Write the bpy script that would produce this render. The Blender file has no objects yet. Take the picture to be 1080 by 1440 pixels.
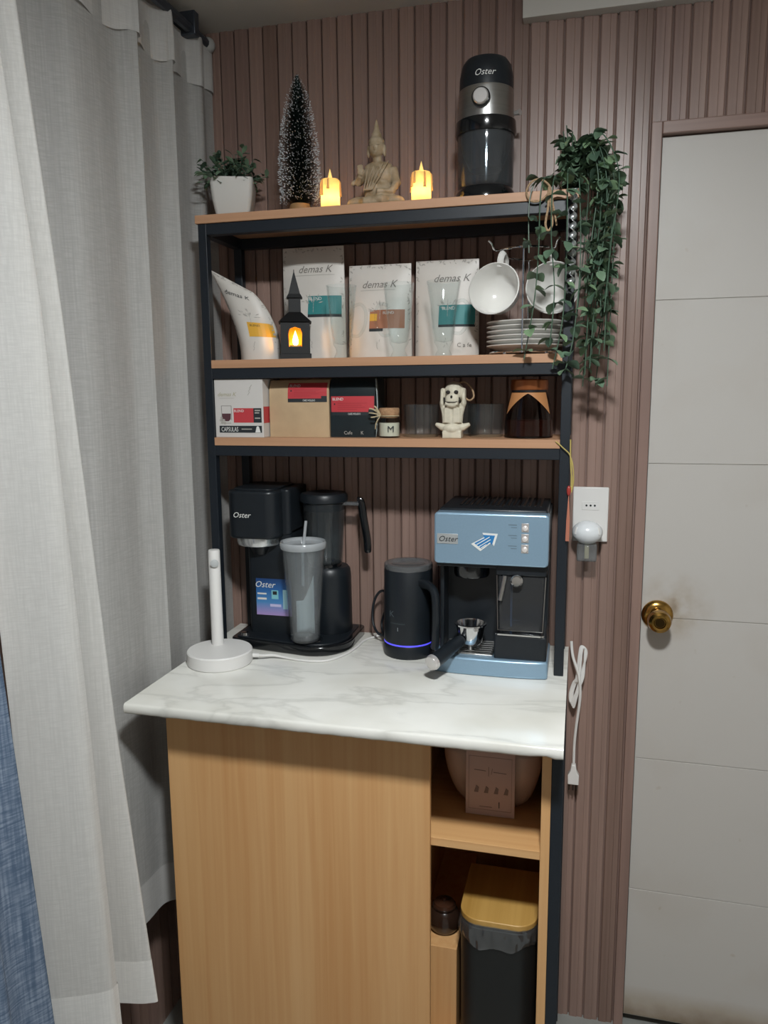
import bpy, bmesh, math, random
from mathutils import Vector, Matrix
random.seed(7)
S = bpy.context.scene
COL = S.collection
PI = math.pi

# ------------------------------------------------------------------ camera, world, exposure
cam_d = bpy.data.cameras.new('camera'); cam = bpy.data.objects.new('camera', cam_d); COL.objects.link(cam)
cam_d.sensor_fit = 'HORIZONTAL'; cam_d.sensor_width = 36.0; cam_d.lens = 36.0 * 1072.55 / 1080.0
cam_d.clip_start = 0.02; cam_d.clip_end = 50
R_ = Vector((0.96906474, 0.24665602, -0.00862141)); U_ = Vector((-0.03007275, 0.15267751, 0.98781841))
F_ = Vector((-0.24496766, 0.95700072, -0.15537202)); C_ = Vector((0.7664, -1.4826, 1.4483))
cam.matrix_world = Matrix(((R_.x, U_.x, -F_.x, C_.x), (R_.y, U_.y, -F_.y, C_.y), (R_.z, U_.z, -F_.z, C_.z), (0, 0, 0, 1)))
S.camera = cam
w = bpy.data.worlds.new('world'); S.world = w; w.use_nodes = True
w.node_tree.nodes['Background'].inputs[0].default_value = (0, 0, 0, 1)
w.node_tree.nodes['Background'].inputs[1].default_value = 0.0
S.view_settings.view_transform = 'Standard'; S.view_settings.look = 'None'
S.view_settings.gamma = 1.0; S.view_settings.use_curve_mapping = False
S.view_settings.exposure = 0.0
LED_STRENGTH = 52.0                                   # the small lamp inside each flameless candle
LAMP_POS = (0.80, -1.20, 2.215); LAMP_STRENGTH = 450.0; LAMP_COL = (0.96, 1.0, 1.01)   # flat round LED panel under the ceiling

# ------------------------------------------------------------------ key measures (metres)
Z1, Z2, Z3, ZM = 1.8057, 1.5167, 1.3564, 0.8888      # tops of the three boards and of the marble
BT = 0.0165; RW = 0.75; WY = 0.190; ZC = 2.2314      # board thickness, rack width, slat front, ceiling

# ------------------------------------------------------------------ materials
def lin(c):
    if isinstance(c, str):
        c = tuple(int(c[i:i+2], 16) / 255 for i in (0, 2, 4))
    return tuple((x / 12.92 if x <= 0.04045 else ((x + 0.055) / 1.055) ** 2.4) for x in c)
MATS = {}
def mat(name, col='808080', rough=0.5, metal=0.0, trans=0.0, ior=1.45, emit=None, es=0.0, var=0.0, scale=(20, 20, 20),
        bump=0.0, bscale=None, col2=None, coat=0.0, alpha=1.0, detail=4.0, sheen=0.0):
    if name in MATS: return MATS[name]
    m = bpy.data.materials.new(name); m.use_nodes = True; nt = m.node_tree; b = nt.nodes['Principled BSDF']
    c = lin(col); b.inputs['Base Color'].default_value = (*c, 1); b.inputs['Roughness'].default_value = rough
    b.inputs['Metallic'].default_value = metal; b.inputs['Transmission Weight'].default_value = trans
    b.inputs['IOR'].default_value = ior; b.inputs['Coat Weight'].default_value = coat; b.inputs['Alpha'].default_value = alpha
    if sheen: b.inputs['Sheen Weight'].default_value = sheen
    if emit: b.inputs['Emission Color'].default_value = (*lin(emit), 1); b.inputs['Emission Strength'].default_value = es
    if var or col2 or bump:
        tc = nt.nodes.new('ShaderNodeTexCoord'); mp = nt.nodes.new('ShaderNodeMapping'); mp.inputs['Scale'].default_value = scale
        nz = nt.nodes.new('ShaderNodeTexNoise'); nz.inputs['Scale'].default_value = 1.0; nz.inputs['Detail'].default_value = detail
        nt.links.new(tc.outputs['Object'], mp.inputs[0]); nt.links.new(mp.outputs[0], nz.inputs['Vector'])
        if var or col2:
            rp = nt.nodes.new('ShaderNodeValToRGB'); rp.color_ramp.elements[0].position = 0.32; rp.color_ramp.elements[1].position = 0.68
            c2 = lin(col2) if col2 else tuple(min(1, x * (1 + var)) for x in c)
            c1 = c if col2 else tuple(x * (1 - var) for x in c)
            rp.color_ramp.elements[0].color = (*c1, 1); rp.color_ramp.elements[1].color = (*c2, 1)
            nt.links.new(nz.outputs['Fac'], rp.inputs[0]); nt.links.new(rp.outputs[0], b.inputs['Base Color'])
        if bump:
            bp_ = nt.nodes.new('ShaderNodeBump'); bp_.inputs['Strength'].default_value = bump; bp_.inputs['Distance'].default_value = 0.002
            nt.links.new(nz.outputs['Fac'], bp_.inputs['Height']); nt.links.new(bp_.outputs[0], b.inputs['Normal'])
    MATS[name] = m; return m

def thin_clear(name, tint='f2f6f6', rough=0.05, f0=0.06, haze=0.0):
    """thin clear plastic or glass: transparent body, Fresnel gloss, optional milky share"""
    if name in MATS: return MATS[name]
    m = bpy.data.materials.new(name); m.use_nodes = True; nt = m.node_tree; N = nt.nodes; L = nt.links
    N.remove(N['Principled BSDF']); out = N['Material Output']
    tr = N.new('ShaderNodeBsdfTransparent'); tr.inputs[0].default_value = (*lin(tint), 1)
    gl = N.new('ShaderNodeBsdfGlossy'); gl.inputs['Roughness'].default_value = rough
    lw = N.new('ShaderNodeLayerWeight'); lw.inputs[0].default_value = 0.5
    pw = N.new('ShaderNodeMath'); pw.operation = 'POWER'; pw.inputs[1].default_value = 4.5
    ma = N.new('ShaderNodeMath'); ma.operation = 'MULTIPLY_ADD'; ma.inputs[1].default_value = 0.75; ma.inputs[2].default_value = f0; ma.use_clamp = True
    mx = N.new('ShaderNodeMixShader'); L.new(lw.outputs['Facing'], pw.inputs[0]); L.new(pw.outputs[0], ma.inputs[0]); L.new(ma.outputs[0], mx.inputs[0])
    if haze:
        df = N.new('ShaderNodeBsdfDiffuse'); df.inputs[0].default_value = (0.8, 0.82, 0.84, 1)
        m2 = N.new('ShaderNodeMixShader'); m2.inputs[0].default_value = haze
        L.new(tr.outputs[0], m2.inputs[1]); L.new(df.outputs[0], m2.inputs[2]); L.new(m2.outputs[0], mx.inputs[1])
    else: L.new(tr.outputs[0], mx.inputs[1])
    L.new(gl.outputs[0], mx.inputs[2]); L.new(mx.outputs[0], out.inputs[0]); MATS[name] = m; return m

def fabric(name, col, col2, transl=0.3, transp=0.0, dens=1.0):
    if name in MATS: return MATS[name]
    m = bpy.data.materials.new(name); m.use_nodes = True; nt = m.node_tree; N = nt.nodes; L = nt.links
    N.remove(N['Principled BSDF']); out = N['Material Output']
    tc = N.new('ShaderNodeTexCoord')
    def noise(sc, det):
        mp = N.new('ShaderNodeMapping'); mp.inputs['Scale'].default_value = sc
        nz = N.new('ShaderNodeTexNoise'); nz.inputs['Scale'].default_value = 1; nz.inputs['Detail'].default_value = det
        L.new(tc.outputs['Object'], mp.inputs[0]); L.new(mp.outputs[0], nz.inputs['Vector']); return nz
    a = noise((330 * dens, 330 * dens, 11 * dens), 2); b = noise((45 * dens, 45 * dens, 520 * dens), 2)
    mx = N.new('ShaderNodeMath'); mx.operation = 'MULTIPLY'; L.new(a.outputs[0], mx.inputs[0]); L.new(b.outputs[0], mx.inputs[1])
    rp = N.new('ShaderNodeValToRGB'); rp.color_ramp.elements[0].position = 0.15; rp.color_ramp.elements[1].position = 0.40
    rp.color_ramp.elements[0].color = (*lin(col), 1); rp.color_ramp.elements[1].color = (*lin(col2), 1)
    L.new(mx.outputs[0], rp.inputs[0])
    df = N.new('ShaderNodeBsdfDiffuse'); tl = N.new('ShaderNodeBsdfTranslucent'); s1 = N.new('ShaderNodeMixShader'); s1.inputs[0].default_value = transl
    L.new(rp.outputs[0], df.inputs[0]); L.new(rp.outputs[0], tl.inputs[0]); L.new(df.outputs[0], s1.inputs[1]); L.new(tl.outputs[0], s1.inputs[2])
    last = s1
    if transp:
        tp = N.new('ShaderNodeBsdfTransparent'); s2 = N.new('ShaderNodeMixShader'); s2.inputs[0].default_value = transp
        L.new(s1.outputs[0], s2.inputs[1]); L.new(tp.outputs[0], s2.inputs[2]); last = s2
    L.new(last.outputs[0], out.inputs[0]); MATS[name] = m; return m

def wood(name, c1, c2, axis='z', rough=0.45, fine=90, coat=0.0, c3=None):
    """streaky grain along one axis: a fine and a broad noise multiplied together"""
    if name in MATS: return MATS[name]
    m = bpy.data.materials.new(name); m.use_nodes = True; nt = m.node_tree; N = nt.nodes; L = nt.links; b = N['Principled BSDF']
    tc = N.new('ShaderNodeTexCoord')
    def nz(f, g, det):
        sc = [f, f, f]; sc['xyz'.index(axis)] = g
        mp = N.new('ShaderNodeMapping'); mp.inputs['Scale'].default_value = sc
        t = N.new('ShaderNodeTexNoise'); t.inputs['Scale'].default_value = 1; t.inputs['Detail'].default_value = det
        t.inputs['Distortion'].default_value = 0.4
        L.new(tc.outputs['Object'], mp.inputs[0]); L.new(mp.outputs[0], t.inputs['Vector']); return t
    a = nz(fine, 1.6, 4); c = nz(fine * 0.16, 0.7, 2)
    mx = N.new('ShaderNodeMix'); mx.data_type = 'FLOAT'; mx.inputs[0].default_value = 0.45
    L.new(a.outputs[0], mx.inputs[2]); L.new(c.outputs[0], mx.inputs[3])
    rp = N.new('ShaderNodeValToRGB'); e = rp.color_ramp.elements
    e[0].position = 0.33; e[1].position = 0.66; e[0].color = (*lin(c1), 1); e[1].color = (*lin(c2), 1)
    L.new(mx.outputs[0], rp.inputs[0]); L.new(rp.outputs[0], b.inputs['Base Color'])
    b.inputs['Roughness'].default_value = rough; b.inputs['Coat Weight'].default_value = coat
    bm_ = N.new('ShaderNodeBump'); bm_.inputs['Strength'].default_value = 0.12; bm_.inputs['Distance'].default_value = 0.001
    L.new(a.outputs[0], bm_.inputs['Height']); L.new(bm_.outputs[0], b.inputs['Normal'])
    MATS[name] = m; return m

def marble_mat():
    m = bpy.data.materials.new('white_marble'); m.use_nodes = True; nt = m.node_tree; N = nt.nodes; L = nt.links; b = N['Principled BSDF']
    tc = N.new('ShaderNodeTexCoord'); mp = N.new('ShaderNodeMapping'); mp.inputs['Rotation'].default_value = (0, 0, 0.6); mp.inputs['Scale'].default_value = (2.0, 5.5, 3)
    L.new(tc.outputs['Object'], mp.inputs[0])
    n1 = N.new('ShaderNodeTexNoise'); n1.inputs['Scale'].default_value = 1.6; n1.inputs['Detail'].default_value = 5; n1.inputs['Distortion'].default_value = 0.6
    L.new(mp.outputs[0], n1.inputs['Vector'])
    r = N.new('ShaderNodeValToRGB'); e = r.color_ramp.elements
    e[0].position = 0.44; e[0].color = (*lin('e0dfd9'), 1); e[1].position = 0.56; e[1].color = (*lin('e2e1db'), 1)
    k = e.new(0.5); k.color = (*lin('d0cfc9'), 1); k2 = e.new(0.475); k2.color = (*lin('dcdbd5'), 1); k3 = e.new(0.53); k3.color = (*lin('dfded8'), 1)
    L.new(n1.outputs[0], r.inputs[0])
    n2 = N.new('ShaderNodeTexNoise'); n2.inputs['Scale'].default_value = 5; n2.inputs['Detail'].default_value = 3; L.new(tc.outputs['Object'], n2.inputs['Vector'])
    r2 = N.new('ShaderNodeValToRGB'); r2.color_ramp.elements[0].position = 0.35; r2.color_ramp.elements[1].position = 0.6
    r2.color_ramp.elements[0].color = (*lin('e3e1db'), 1); r2.color_ramp.elements[1].color = (1, 1, 1, 1); L.new(n2.outputs[0], r2.inputs[0])
    mx = N.new('ShaderNodeMix'); mx.data_type = 'RGBA'; mx.blend_type = 'MULTIPLY'; mx.inputs[0].default_value = 0.6
    L.new(r.outputs[0], mx.inputs[6]); L.new(r2.outputs[0], mx.inputs[7]); L.new(mx.outputs[2], b.inputs['Base Color'])
    b.inputs['Roughness'].default_value = 0.16; MATS['white_marble'] = m; return m

def door_mat():
    """off-white door skin with hand grime round the knob, scuffs and a dirty foot"""
    m = bpy.data.materials.new('door_skin'); m.use_nodes = True; nt = m.node_tree; N = nt.nodes; L = nt.links; b = N['Principled BSDF']
    ge = N.new('ShaderNodeNewGeometry')
    def noise(s, d=4):
        t = N.new('ShaderNodeTexNoise'); t.inputs['Scale'].default_value = s; t.inputs['Detail'].default_value = d; L.new(ge.outputs['Position'], t.inputs['Vector']); return t
    def math_(op, a, c, clamp=True):
        q = N.new('ShaderNodeMath'); q.operation = op; q.use_clamp = clamp
        for i, v in enumerate((a, c)):
            if isinstance(v, (int, float)): q.inputs[i].default_value = v
            else: L.new(v, q.inputs[i])
        return q.outputs[0]
    def rng(v, a, c, d=0.0, e=1.0):
        q = N.new('ShaderNodeMapRange'); q.clamp = True; L.new(v, q.inputs[0])
        for i, z in enumerate((a, c, d, e)): q.inputs[i + 1].default_value = z
        return q.outputs[0]
    sep = N.new('ShaderNodeSeparateXYZ'); L.new(ge.outputs['Position'], sep.inputs[0])
    ds = N.new('ShaderNodeVectorMath'); ds.operation = 'DISTANCE'; ds.inputs[1].default_value = (0.975, 0.19, 0.99); L.new(ge.outputs['Position'], ds.inputs[0])
    knob = math_('MULTIPLY', rng(ds.outputs['Value'], 0.085, 0.0), rng(noise(28).outputs[0], 0.35, 0.75))
    foot = math_('MULTIPLY', rng(sep.outputs['Z'], 0.075, -0.01), rng(noise(9).outputs[0], 0.2, 0.65))
    scuf = math_('MULTIPLY', rng(noise(34, 1).outputs[0], 0.77, 0.84), 0.30)
    soft = math_('MULTIPLY', rng(noise(5).outputs[0], 0.5, 0.8), 0.12)
    tot = math_('ADD', math_('ADD', math_('MULTIPLY', knob, 0.75), foot), math_('ADD', scuf, soft))
    rp = N.new('ShaderNodeValToRGB'); e = rp.color_ramp.elements
    e[0].color = (*lin('bbb7b2'), 1); e[1].color = (*lin('6d5a41'), 1); k = e.new(0.4); k.color = (*lin('a89d90'), 1)
    L.new(tot, rp.inputs[0]); L.new(rp.outputs[0], b.inputs['Base Color']); b.inputs['Roughness'].default_value = 0.45
    MATS['door_skin'] = m; return m

M_MARBLE = marble_mat(); M_DOOR = door_mat()
M_BLACKMETAL = mat('black_powder_coat', '1a2027', 0.42, var=0.1, scale=(200, 200, 200))
M_SHELF = wood('beech_laminate', 'a97f5f', 'bd9272', 'x', 0.5, 70)
M_OAK = wood('oak_laminate', 'c38f5a', 'd3a774', 'z', 0.42, 75)
M_OAKX = wood('oak_laminate_flat', 'c3915c', 'd3a774', 'x', 0.42, 75)
M_SLATS = [wood('walnut_slat_%d' % i, a, b_, 'z', 0.36, 60) for i, (a, b_) in enumerate([('765f57', '93796f'), ('7c655c', '998075'), ('70594f', '8c7368'), ('826a60', '9f8479')])]
M_GROOVE = wood('walnut_groove', '765f57', '93796f', 'z', 0.6, 60)
M_PLASTER = mat('cream_plaster', 'd9d5ce', 0.85, var=0.03, scale=(6, 6, 6), bump=0.05)
M_CEIL = mat('ceiling_paint', 'c4c1ba', 0.9, var=0.02, scale=(5, 5, 5))
M_BLACK = mat('black_plastic', '191e23', 0.38, var=0.08, scale=(60, 60, 60))
M_BLACKGLOSS = mat('gloss_black_plastic', '0d1013', 0.15, coat=0.5)
M_CHROME = mat('chrome', 'd9dadb', 0.12, 1.0)
M_STEEL = mat('brushed_steel', 'b4b4b2', 0.3, 1.0, var=0.05, scale=(5, 5, 300))
M_WHITE = mat('white_plastic', 'dddbd8', 0.4)
M_WHITEG = mat('white_ceramic', 'dcdad5', 0.18, coat=0.4)
M_BLUE = mat('pale_blue_metallic', '8facc2', 0.32, 0.45, coat=0.3, var=0.02, scale=(300, 300, 300))
M_GLASS = thin_clear('clear_glass', 'fafcfc', 0.03, 0.02)
M_SMOKE = thin_clear('smoky_plastic', '7f8fa3', 0.10, 0.04, 0.035)
M_ACRYL = thin_clear('frosted_acrylic', 'f4f7f8', 0.12, 0.03, 0.07)
M_AMBER = thin_clear('brown_glass', 'c8b1a6', 0.04, 0.04)
M_RED = mat('red_label', 'b83c42', 0.5); M_INK = mat('dark_ink', '23292d', 0.6); M_INKW = mat('white_ink', 'dcdcd8', 0.6)
M_GREYINK = mat('grey_ink', '77736d', 0.6); M_PALEINK = mat('pale_grey_ink', 'a9a59e', 0.6)
M_BAGW = mat('white_pouch', 'cfcac3', 0.42, var=0.04, scale=(18, 18, 18), bump=0.25)
M_TWINE = mat('jute_twine', 'a58a6c', 0.9, var=0.25, scale=(300, 300, 300), bump=0.5)

# ------------------------------------------------------------------ mesh helpers
class MB:
    def __init__(s): s.v = []; s.f = []; s.m = []; s.cur = 0
    def add(s, vs, fs, xf=None):
        o = len(s.v)
        s.v += [tuple(xf @ Vector(p)) if xf else tuple(p) for p in vs]
        s.f += [tuple(i + o for i in f) for f in fs]; s.m += [s.cur] * len(fs); return s
    def box(s, x0, x1, y0, y1, z0, z1, xf=None):
        v = [(x0, y0, z0), (x1, y0, z0), (x1, y1, z0), (x0, y1, z0), (x0, y0, z1), (x1, y0, z1), (x1, y1, z1), (x0, y1, z1)]
        return s.add(v, [(0, 3, 2, 1), (4, 5, 6, 7), (0, 1, 5, 4), (1, 2, 6, 5), (2, 3, 7, 6), (3, 0, 4, 7)], xf)
    def lathe(s, prof, n=32, xf=None, closed=False, sx=1.0, sy=1.0):
        v = []; f = []; k = len(prof)
        for i in range(n):
            a = 2 * PI * i / n
            for r, z in prof: v.append((r * math.cos(a) * sx, r * math.sin(a) * sy, z))
        for i in range(n):
            j = (i + 1) % n
            for q in range(k if closed else k - 1):
                q2 = (q + 1) % k; f.append((i * k + q, j * k + q, j * k + q2, i * k + q2))
        if not closed:
            if prof[0][0] > 1e-6: f.append(tuple(i * k for i in range(n))[::-1])
            if prof[-1][0] > 1e-6: f.append(tuple(i * k + k - 1 for i in range(n)))
        return s.add(v, f, xf)
    def tube(s, pts, r, n=8, closed=False, xf=None, flat=1.0):
        P = [Vector(p) for p in pts]; k = len(P); v = []; f = []; up = None
        for i, p in enumerate(P):
            a = P[(i - 1) % k] if (closed or i) else p; b = P[(i + 1) % k] if (closed or i < k - 1) else p
            t = (b - a); t = t.normalized() if t.length > 1e-9 else Vector((0, 0, 1))
            if up is None:
                up = t.orthogonal().normalized()
            up = (up - t * up.dot(t)); up = up.normalized() if up.length > 1e-6 else t.orthogonal().normalized()
            sd = t.cross(up); rr = r[i] if isinstance(r, (list, tuple)) else r
            for q in range(n):
                an = 2 * PI * q / n; v.append(p + up * (math.cos(an) * rr) + sd * (math.sin(an) * rr * flat))
        for i in range(k if closed else k - 1):
            j = (i + 1) % k
            for q in range(n):
                q2 = (q + 1) % n; f.append((i * n + q, i * n + q2, j * n + q2, j * n + q))
        if not closed:
            f.append(tuple(range(n))[::-1]); f.append(tuple((k - 1) * n + q for q in range(n)))
        return s.add(v, f, xf)
    def prism(s, poly, a, b, plane='xz', xf=None):
        """outline extruded between a and b along the third axis"""
        n = len(poly)
        def P(p, h): return {'xz': (p[0], h, p[1]), 'xy': (p[0], p[1], h), 'yz': (h, p[0], p[1])}[plane]
        v = [P(p, a) for p in poly] + [P(p, b) for p in poly]
        f = [tuple(range(n)), tuple(range(2 * n - 1, n - 1, -1))] + [(i, i + n, (i + 1) % n + n, (i + 1) % n) for i in range(n)]
        return s.add(v, f, xf)
    def grid(s, fn, nu, nv, xf=None, flip=False):
        v = [fn(i / nu, j / nv) for i in range(nu + 1) for j in range(nv + 1)]
        f = []
        for i in range(nu):
            for j in range(nv):
                q = (i * (nv + 1) + j, (i + 1) * (nv + 1) + j, (i + 1) * (nv + 1) + j + 1, i * (nv + 1) + j + 1)
                f.append(q[::-1] if flip else q)
        return s.add(v, f, xf)
    def ball(s, c, r, n=16, m=10, xf=None):
        if isinstance(r, (int, float)): r = (r, r, r)
        T = Matrix.Translation(c) @ Matrix.Diagonal((*r, 1))
        if xf: T = xf @ T
        return s.lathe([(math.sin(PI * i / m) if 0 < i < m else 0.0, -math.cos(PI * i / m)) for i in range(m + 1)], n, T)
    def build(s, name, material, parent=None, smooth=35, bevel=0.0, seg=2, remesh=0.0, loc=None, solid=0.0, fix=True):
        me = bpy.data.meshes.new(name); me.from_pydata(s.v, [], s.f); me.update()
        mats = material if isinstance(material, (list, tuple)) else [material]
        for q in mats: me.materials.append(q)
        if len(mats) > 1: me.polygons.foreach_set('material_index', s.m)
        if fix:
            bm = bmesh.new(); bm.from_mesh(me); bmesh.ops.remove_doubles(bm, verts=bm.verts, dist=1e-6)
            bmesh.ops.recalc_face_normals(bm, faces=bm.faces); bm.to_mesh(me); bm.free()
        o = bpy.data.objects.new(name, me); COL.objects.link(o)
        if parent: o.parent = parent
        if loc: o.location = loc
        if smooth:
            me.polygons.foreach_set('use_smooth', [True] * len(me.polygons))
            if smooth < 180: me.set_sharp_from_angle(angle=math.radians(smooth))
        if remesh:
            q = o.modifiers.new('remesh', 'REMESH'); q.mode = 'VOXEL'; q.voxel_size = remesh; q.use_smooth_shade = True
            q = o.modifiers.new('smooth', 'SMOOTH'); q.factor = 0.5; q.iterations = 3
        if solid:
            q = o.modifiers.new('solid', 'SOLIDIFY'); q.thickness = solid; q.offset = 0
        if bevel:
            q = o.modifiers.new('bevel', 'BEVEL'); q.width = bevel; q.segments = seg; q.limit_method = 'ANGLE'; q.angle_limit = math.radians(40)
            q.harden_normals = False
        return o

def tag(o, label=None, cat=None, group=None, kind=None):
    if label: o['label'] = label
    if cat: o['category'] = cat
    if group: o['group'] = group
    if kind: o['kind'] = kind
    return o
def thing(name, label, cat, loc=(0, 0, 0), rz=0.0, group=None):
    o = bpy.data.objects.new(name, None); COL.objects.link(o); o.location = loc; o.rotation_euler = (0, 0, rz)
    o.empty_display_size = 0.02
    return tag(o, label, cat, group)
def copy_tree(o, parent=None):
    c = o.copy(); COL.objects.link(c); c.parent = parent
    for ch in [q for q in bpy.data.objects if q.parent == o]: copy_tree(ch, c)
    return c
def T(x, y, z): return Matrix.Translation((x, y, z))
def RX(a): return Matrix.Rotation(a, 4, 'X')
def RY(a): return Matrix.Rotation(a, 4, 'Y')
def RZ(a): return Matrix.Rotation(a, 4, 'Z')
FRONT = RX(PI / 2)          # lathe/prism axis z turned to face -y
def spline(pts, n=8, closed=False):
    P = [Vector(p) for p in pts]; k = len(P); out = []
    for i in range(k if closed else k - 1):
        g = lambda j: P[j % k] if closed else P[max(0, min(k - 1, j))]
        a, b, c, d = g(i - 1), g(i), g(i + 1), g(i + 2)
        for q in range(n):
            t = q / n
            out.append(0.5 * ((2 * b) + (c - a) * t + (2 * a - 5 * b + 4 * c - d) * t * t + (3 * b - a - 3 * c + d) * t ** 3))
    if not closed: out.append(P[-1])
    return out
def rrect(x0, x1, z0, z1, r, n=5):
    o = []
    for cx, cz, a0 in ((x1 - r, z0 + r, -PI / 2), (x1 - r, z1 - r, 0), (x0 + r, z1 - r, PI / 2), (x0 + r, z0 + r, PI)):
        for i in range(n + 1):
            a = a0 + PI / 2 * i / n; o.append((cx + r * math.cos(a), cz + r * math.sin(a)))
    return o
_TC = {}
def glyphs(text, shear=0.0):
    """flat mesh (verts, faces) of a line of lettering, height about 0.7, width as set by the font; centred on x"""
    k = (text, shear)
    if k not in _TC:
        c = bpy.data.curves.new('t', 'FONT'); c.body = text; c.size = 1.0; c.shear = shear; c.align_x = 'CENTER'; c.resolution_u = 2
        o = bpy.data.objects.new('t', c); COL.objects.link(o)
        dg = bpy.context.evaluated_depsgraph_get(); me = bpy.data.meshes.new_from_object(o.evaluated_get(dg))
        _TC[k] = ([tuple(v.co) for v in me.vertices], [tuple(p.vertices) for p in me.polygons])
        bpy.data.objects.remove(o); bpy.data.curves.remove(c); bpy.data.meshes.remove(me)
    return _TC[k]
def lettering(text, x, z, size, material, parent, fn=None, y=0.0, shear=0.0, sx=1.0, name='lettering', tilt=0.0, xf=None):
    """lettering facing -y, laid on a surface y = fn(x, z) or on the plane y"""
    vs, fs = glyphs(text, shear); mb = MB(); out = []
    for a, b, _ in vs:
        px = a * size * sx; pz = b * size; px, pz = px * math.cos(tilt) - pz * math.sin(tilt), px * math.sin(tilt) + pz * math.cos(tilt)
        px += x; pz += z
        out.append((px, (fn(px, pz) if fn else y) - 0.0007, pz))
    mb.add(out, fs, xf); return mb.build(name, material, parent, smooth=0, fix=False)
def decal(poly_or_rect, material, parent, fn=None, y=0.0, name='label', off=0.0004, n=6, solid=0.0):
    """a printed patch x0,x1,z0,z1 laid on a surface"""
    x0, x1, z0, z1 = poly_or_rect
    mb = MB().grid(lambda u, v: (x0 + (x1 - x0) * u, (fn(x0 + (x1 - x0) * u, z0 + (z1 - z0) * v) if fn else y) - off, z0 + (z1 - z0) * v), n, n)
    return mb.build(name, material, parent, smooth=180, solid=solid)

# ================================================================== THE ROOM
DX0, DX1, DZ = 0.906, 1.70, 1.940                     # door opening
FZ = -0.030                                           # floor level
def struct(o): o['kind'] = 'structure'; return o
struct(MB().box(-0.5, 2.6, -3.4, 0.45, -0.06, FZ).build('floor', mat('grey_floor_tile', '8c8d89', 0.35, var=0.12, scale=(7, 7, 7)), smooth=0))
struct(MB().box(-0.5, 2.6, -3.4, 0.45, ZC, ZC + 0.06).build('ceiling', M_CEIL, smooth=0))
wb = MB(); wb.box(-0.5, DX0 - 0.02, 0.200, 0.30, FZ, ZC); wb.box(DX1 + 0.02, 2.6, 0.200, 0.30, FZ, ZC); wb.box(DX0 - 0.02, DX1 + 0.02, 0.200, 0.30, DZ + 0.025, ZC)
wall_back = struct(wb.build('wall_back', M_GROOVE, smooth=0))
PITCH = (DX0 - 0.021 + 0.160) / 31
def slat_mesh(h, name):
    wv = PITCH - 0.0028; c = 0.0022; p = [(0, 0.012), (0, c), (c, 0), (wv * 0.56, 0), (wv * 0.60, 0.0020), (wv - c, 0.0020), (wv, 0.0020 + c), (wv, 0.012)]
    mb = MB().prism(p, 0, h, 'xy'); o = mb.build(name, M_SLATS[0], smooth=0); me = o.data; bpy.data.objects.remove(o); return me
slat_tall = []; slat_short = []
for k in range(4):
    for lst, h in ((slat_tall, ZC - FZ), (slat_short, ZC - DZ - 0.025)):
        me = slat_mesh(h, 'slat'); me.materials.clear(); me.materials.append(M_SLATS[k]); lst.append(me)
rs = random.Random(3)
def slat(me, parent, loc, rz=0.0):
    o = bpy.data.objects.new('slat', me); COL.objects.link(o); o.parent = parent; o.location = loc; o.rotation_euler = (0, 0, rz)
x = -0.160
while x + PITCH <= DX0 - 0.021 + 1e-6:
    slat(slat_tall[rs.randrange(4)], wall_back, (x, WY, FZ)); x += PITCH
while x < 2.0:
    slat(slat_short[rs.randrange(4)], wall_back, (x, WY, DZ + 0.025)); x += PITCH
wall_left = struct(MB().box(-0.30, -0.172, -3.4, 0.30, FZ, ZC).build('wall_left', M_GROOVE, smooth=0))
y = 0.185
while y > -0.75:
    slat(slat_tall[rs.randrange(4)], wall_left, (-0.162, y, FZ), -PI / 2); y -= PITCH
struct(MB().box(2.3, 2.42, -3.4, 0.30, FZ, ZC).build('wall_right', M_PLASTER, smooth=0))
struct(MB().box(-0.5, 2.6, -3.4, -3.28, FZ, ZC).build('wall_front', M_PLASTER, smooth=0))
M_CASING = wood('walnut_casing', '765f57', '91776d', 'z', 0.4, 60)
struct(MB().box(DX0 - 0.021, DX0 + 0.0, 0.184, 0.235, FZ, DZ + 0.024).build('trim_1', M_CASING, smooth=0, bevel=0.002))
struct(MB().box(DX0 - 0.0, DX1, 0.184, 0.235, DZ, DZ + 0.024).build('trim_2', wood('walnut_casing_flat', '765f57', '91776d', 'x', 0.4, 60), smooth=0, bevel=0.002))
struct(MB().box(DX1, DX1 + 0.021, 0.184, 0.235, FZ, DZ + 0.024).build('trim_3', M_CASING, smooth=0, bevel=0.002))
struct(MB().box(0.634, 2.3, 0.165, 0.201, 2.171, ZC + 0.002).build('trim_4', M_CEIL, smooth=0, bevel=0.001))
# door: a core with six horizontal skin panels and a brass knob
door = struct(MB().box(DX0 + 0.002, DX1 - 0.002, 0.2005, 0.232, FZ + 0.024, DZ - 0.002).build('door_1', mat('door_core', 'b9b5af', 0.5), smooth=0))
zs_ = [FZ + 0.026, 0.320, 0.639, 0.964, 1.2956, 1.627, DZ - 0.003]
for a, b in zip(zs_[:-1], zs_[1:]):
    MB().box(DX0 + 0.002, DX1 - 0.002, 0.1985, 0.2012, a + 0.0006, b - 0.0006).build('door_panel', M_DOOR, door, smooth=0, bevel=0.0006, seg=1)
M_BRASS = mat('worn_brass', 'b08a4a', 0.2, 1.0, var=0.25, scale=(60, 60, 60))
kx, kz = 0.9405, 0.970
kn = MB().lathe([(0.0, 0.0), (0.0145, 0.0), (0.0125, 0.006), (0.011, 0.016), (0.0125, 0.021), (0.019, 0.026), (0.0238, 0.034), (0.0245, 0.042), (0.022, 0.052), (0.0165, 0.0565), (0.012, 0.056), (0.0105, 0.053), (0.0, 0.053)], 32, T(kx, 0.1985 - 0.008, kz) @ FRONT).build('door_knob', M_BRASS, door)
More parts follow.
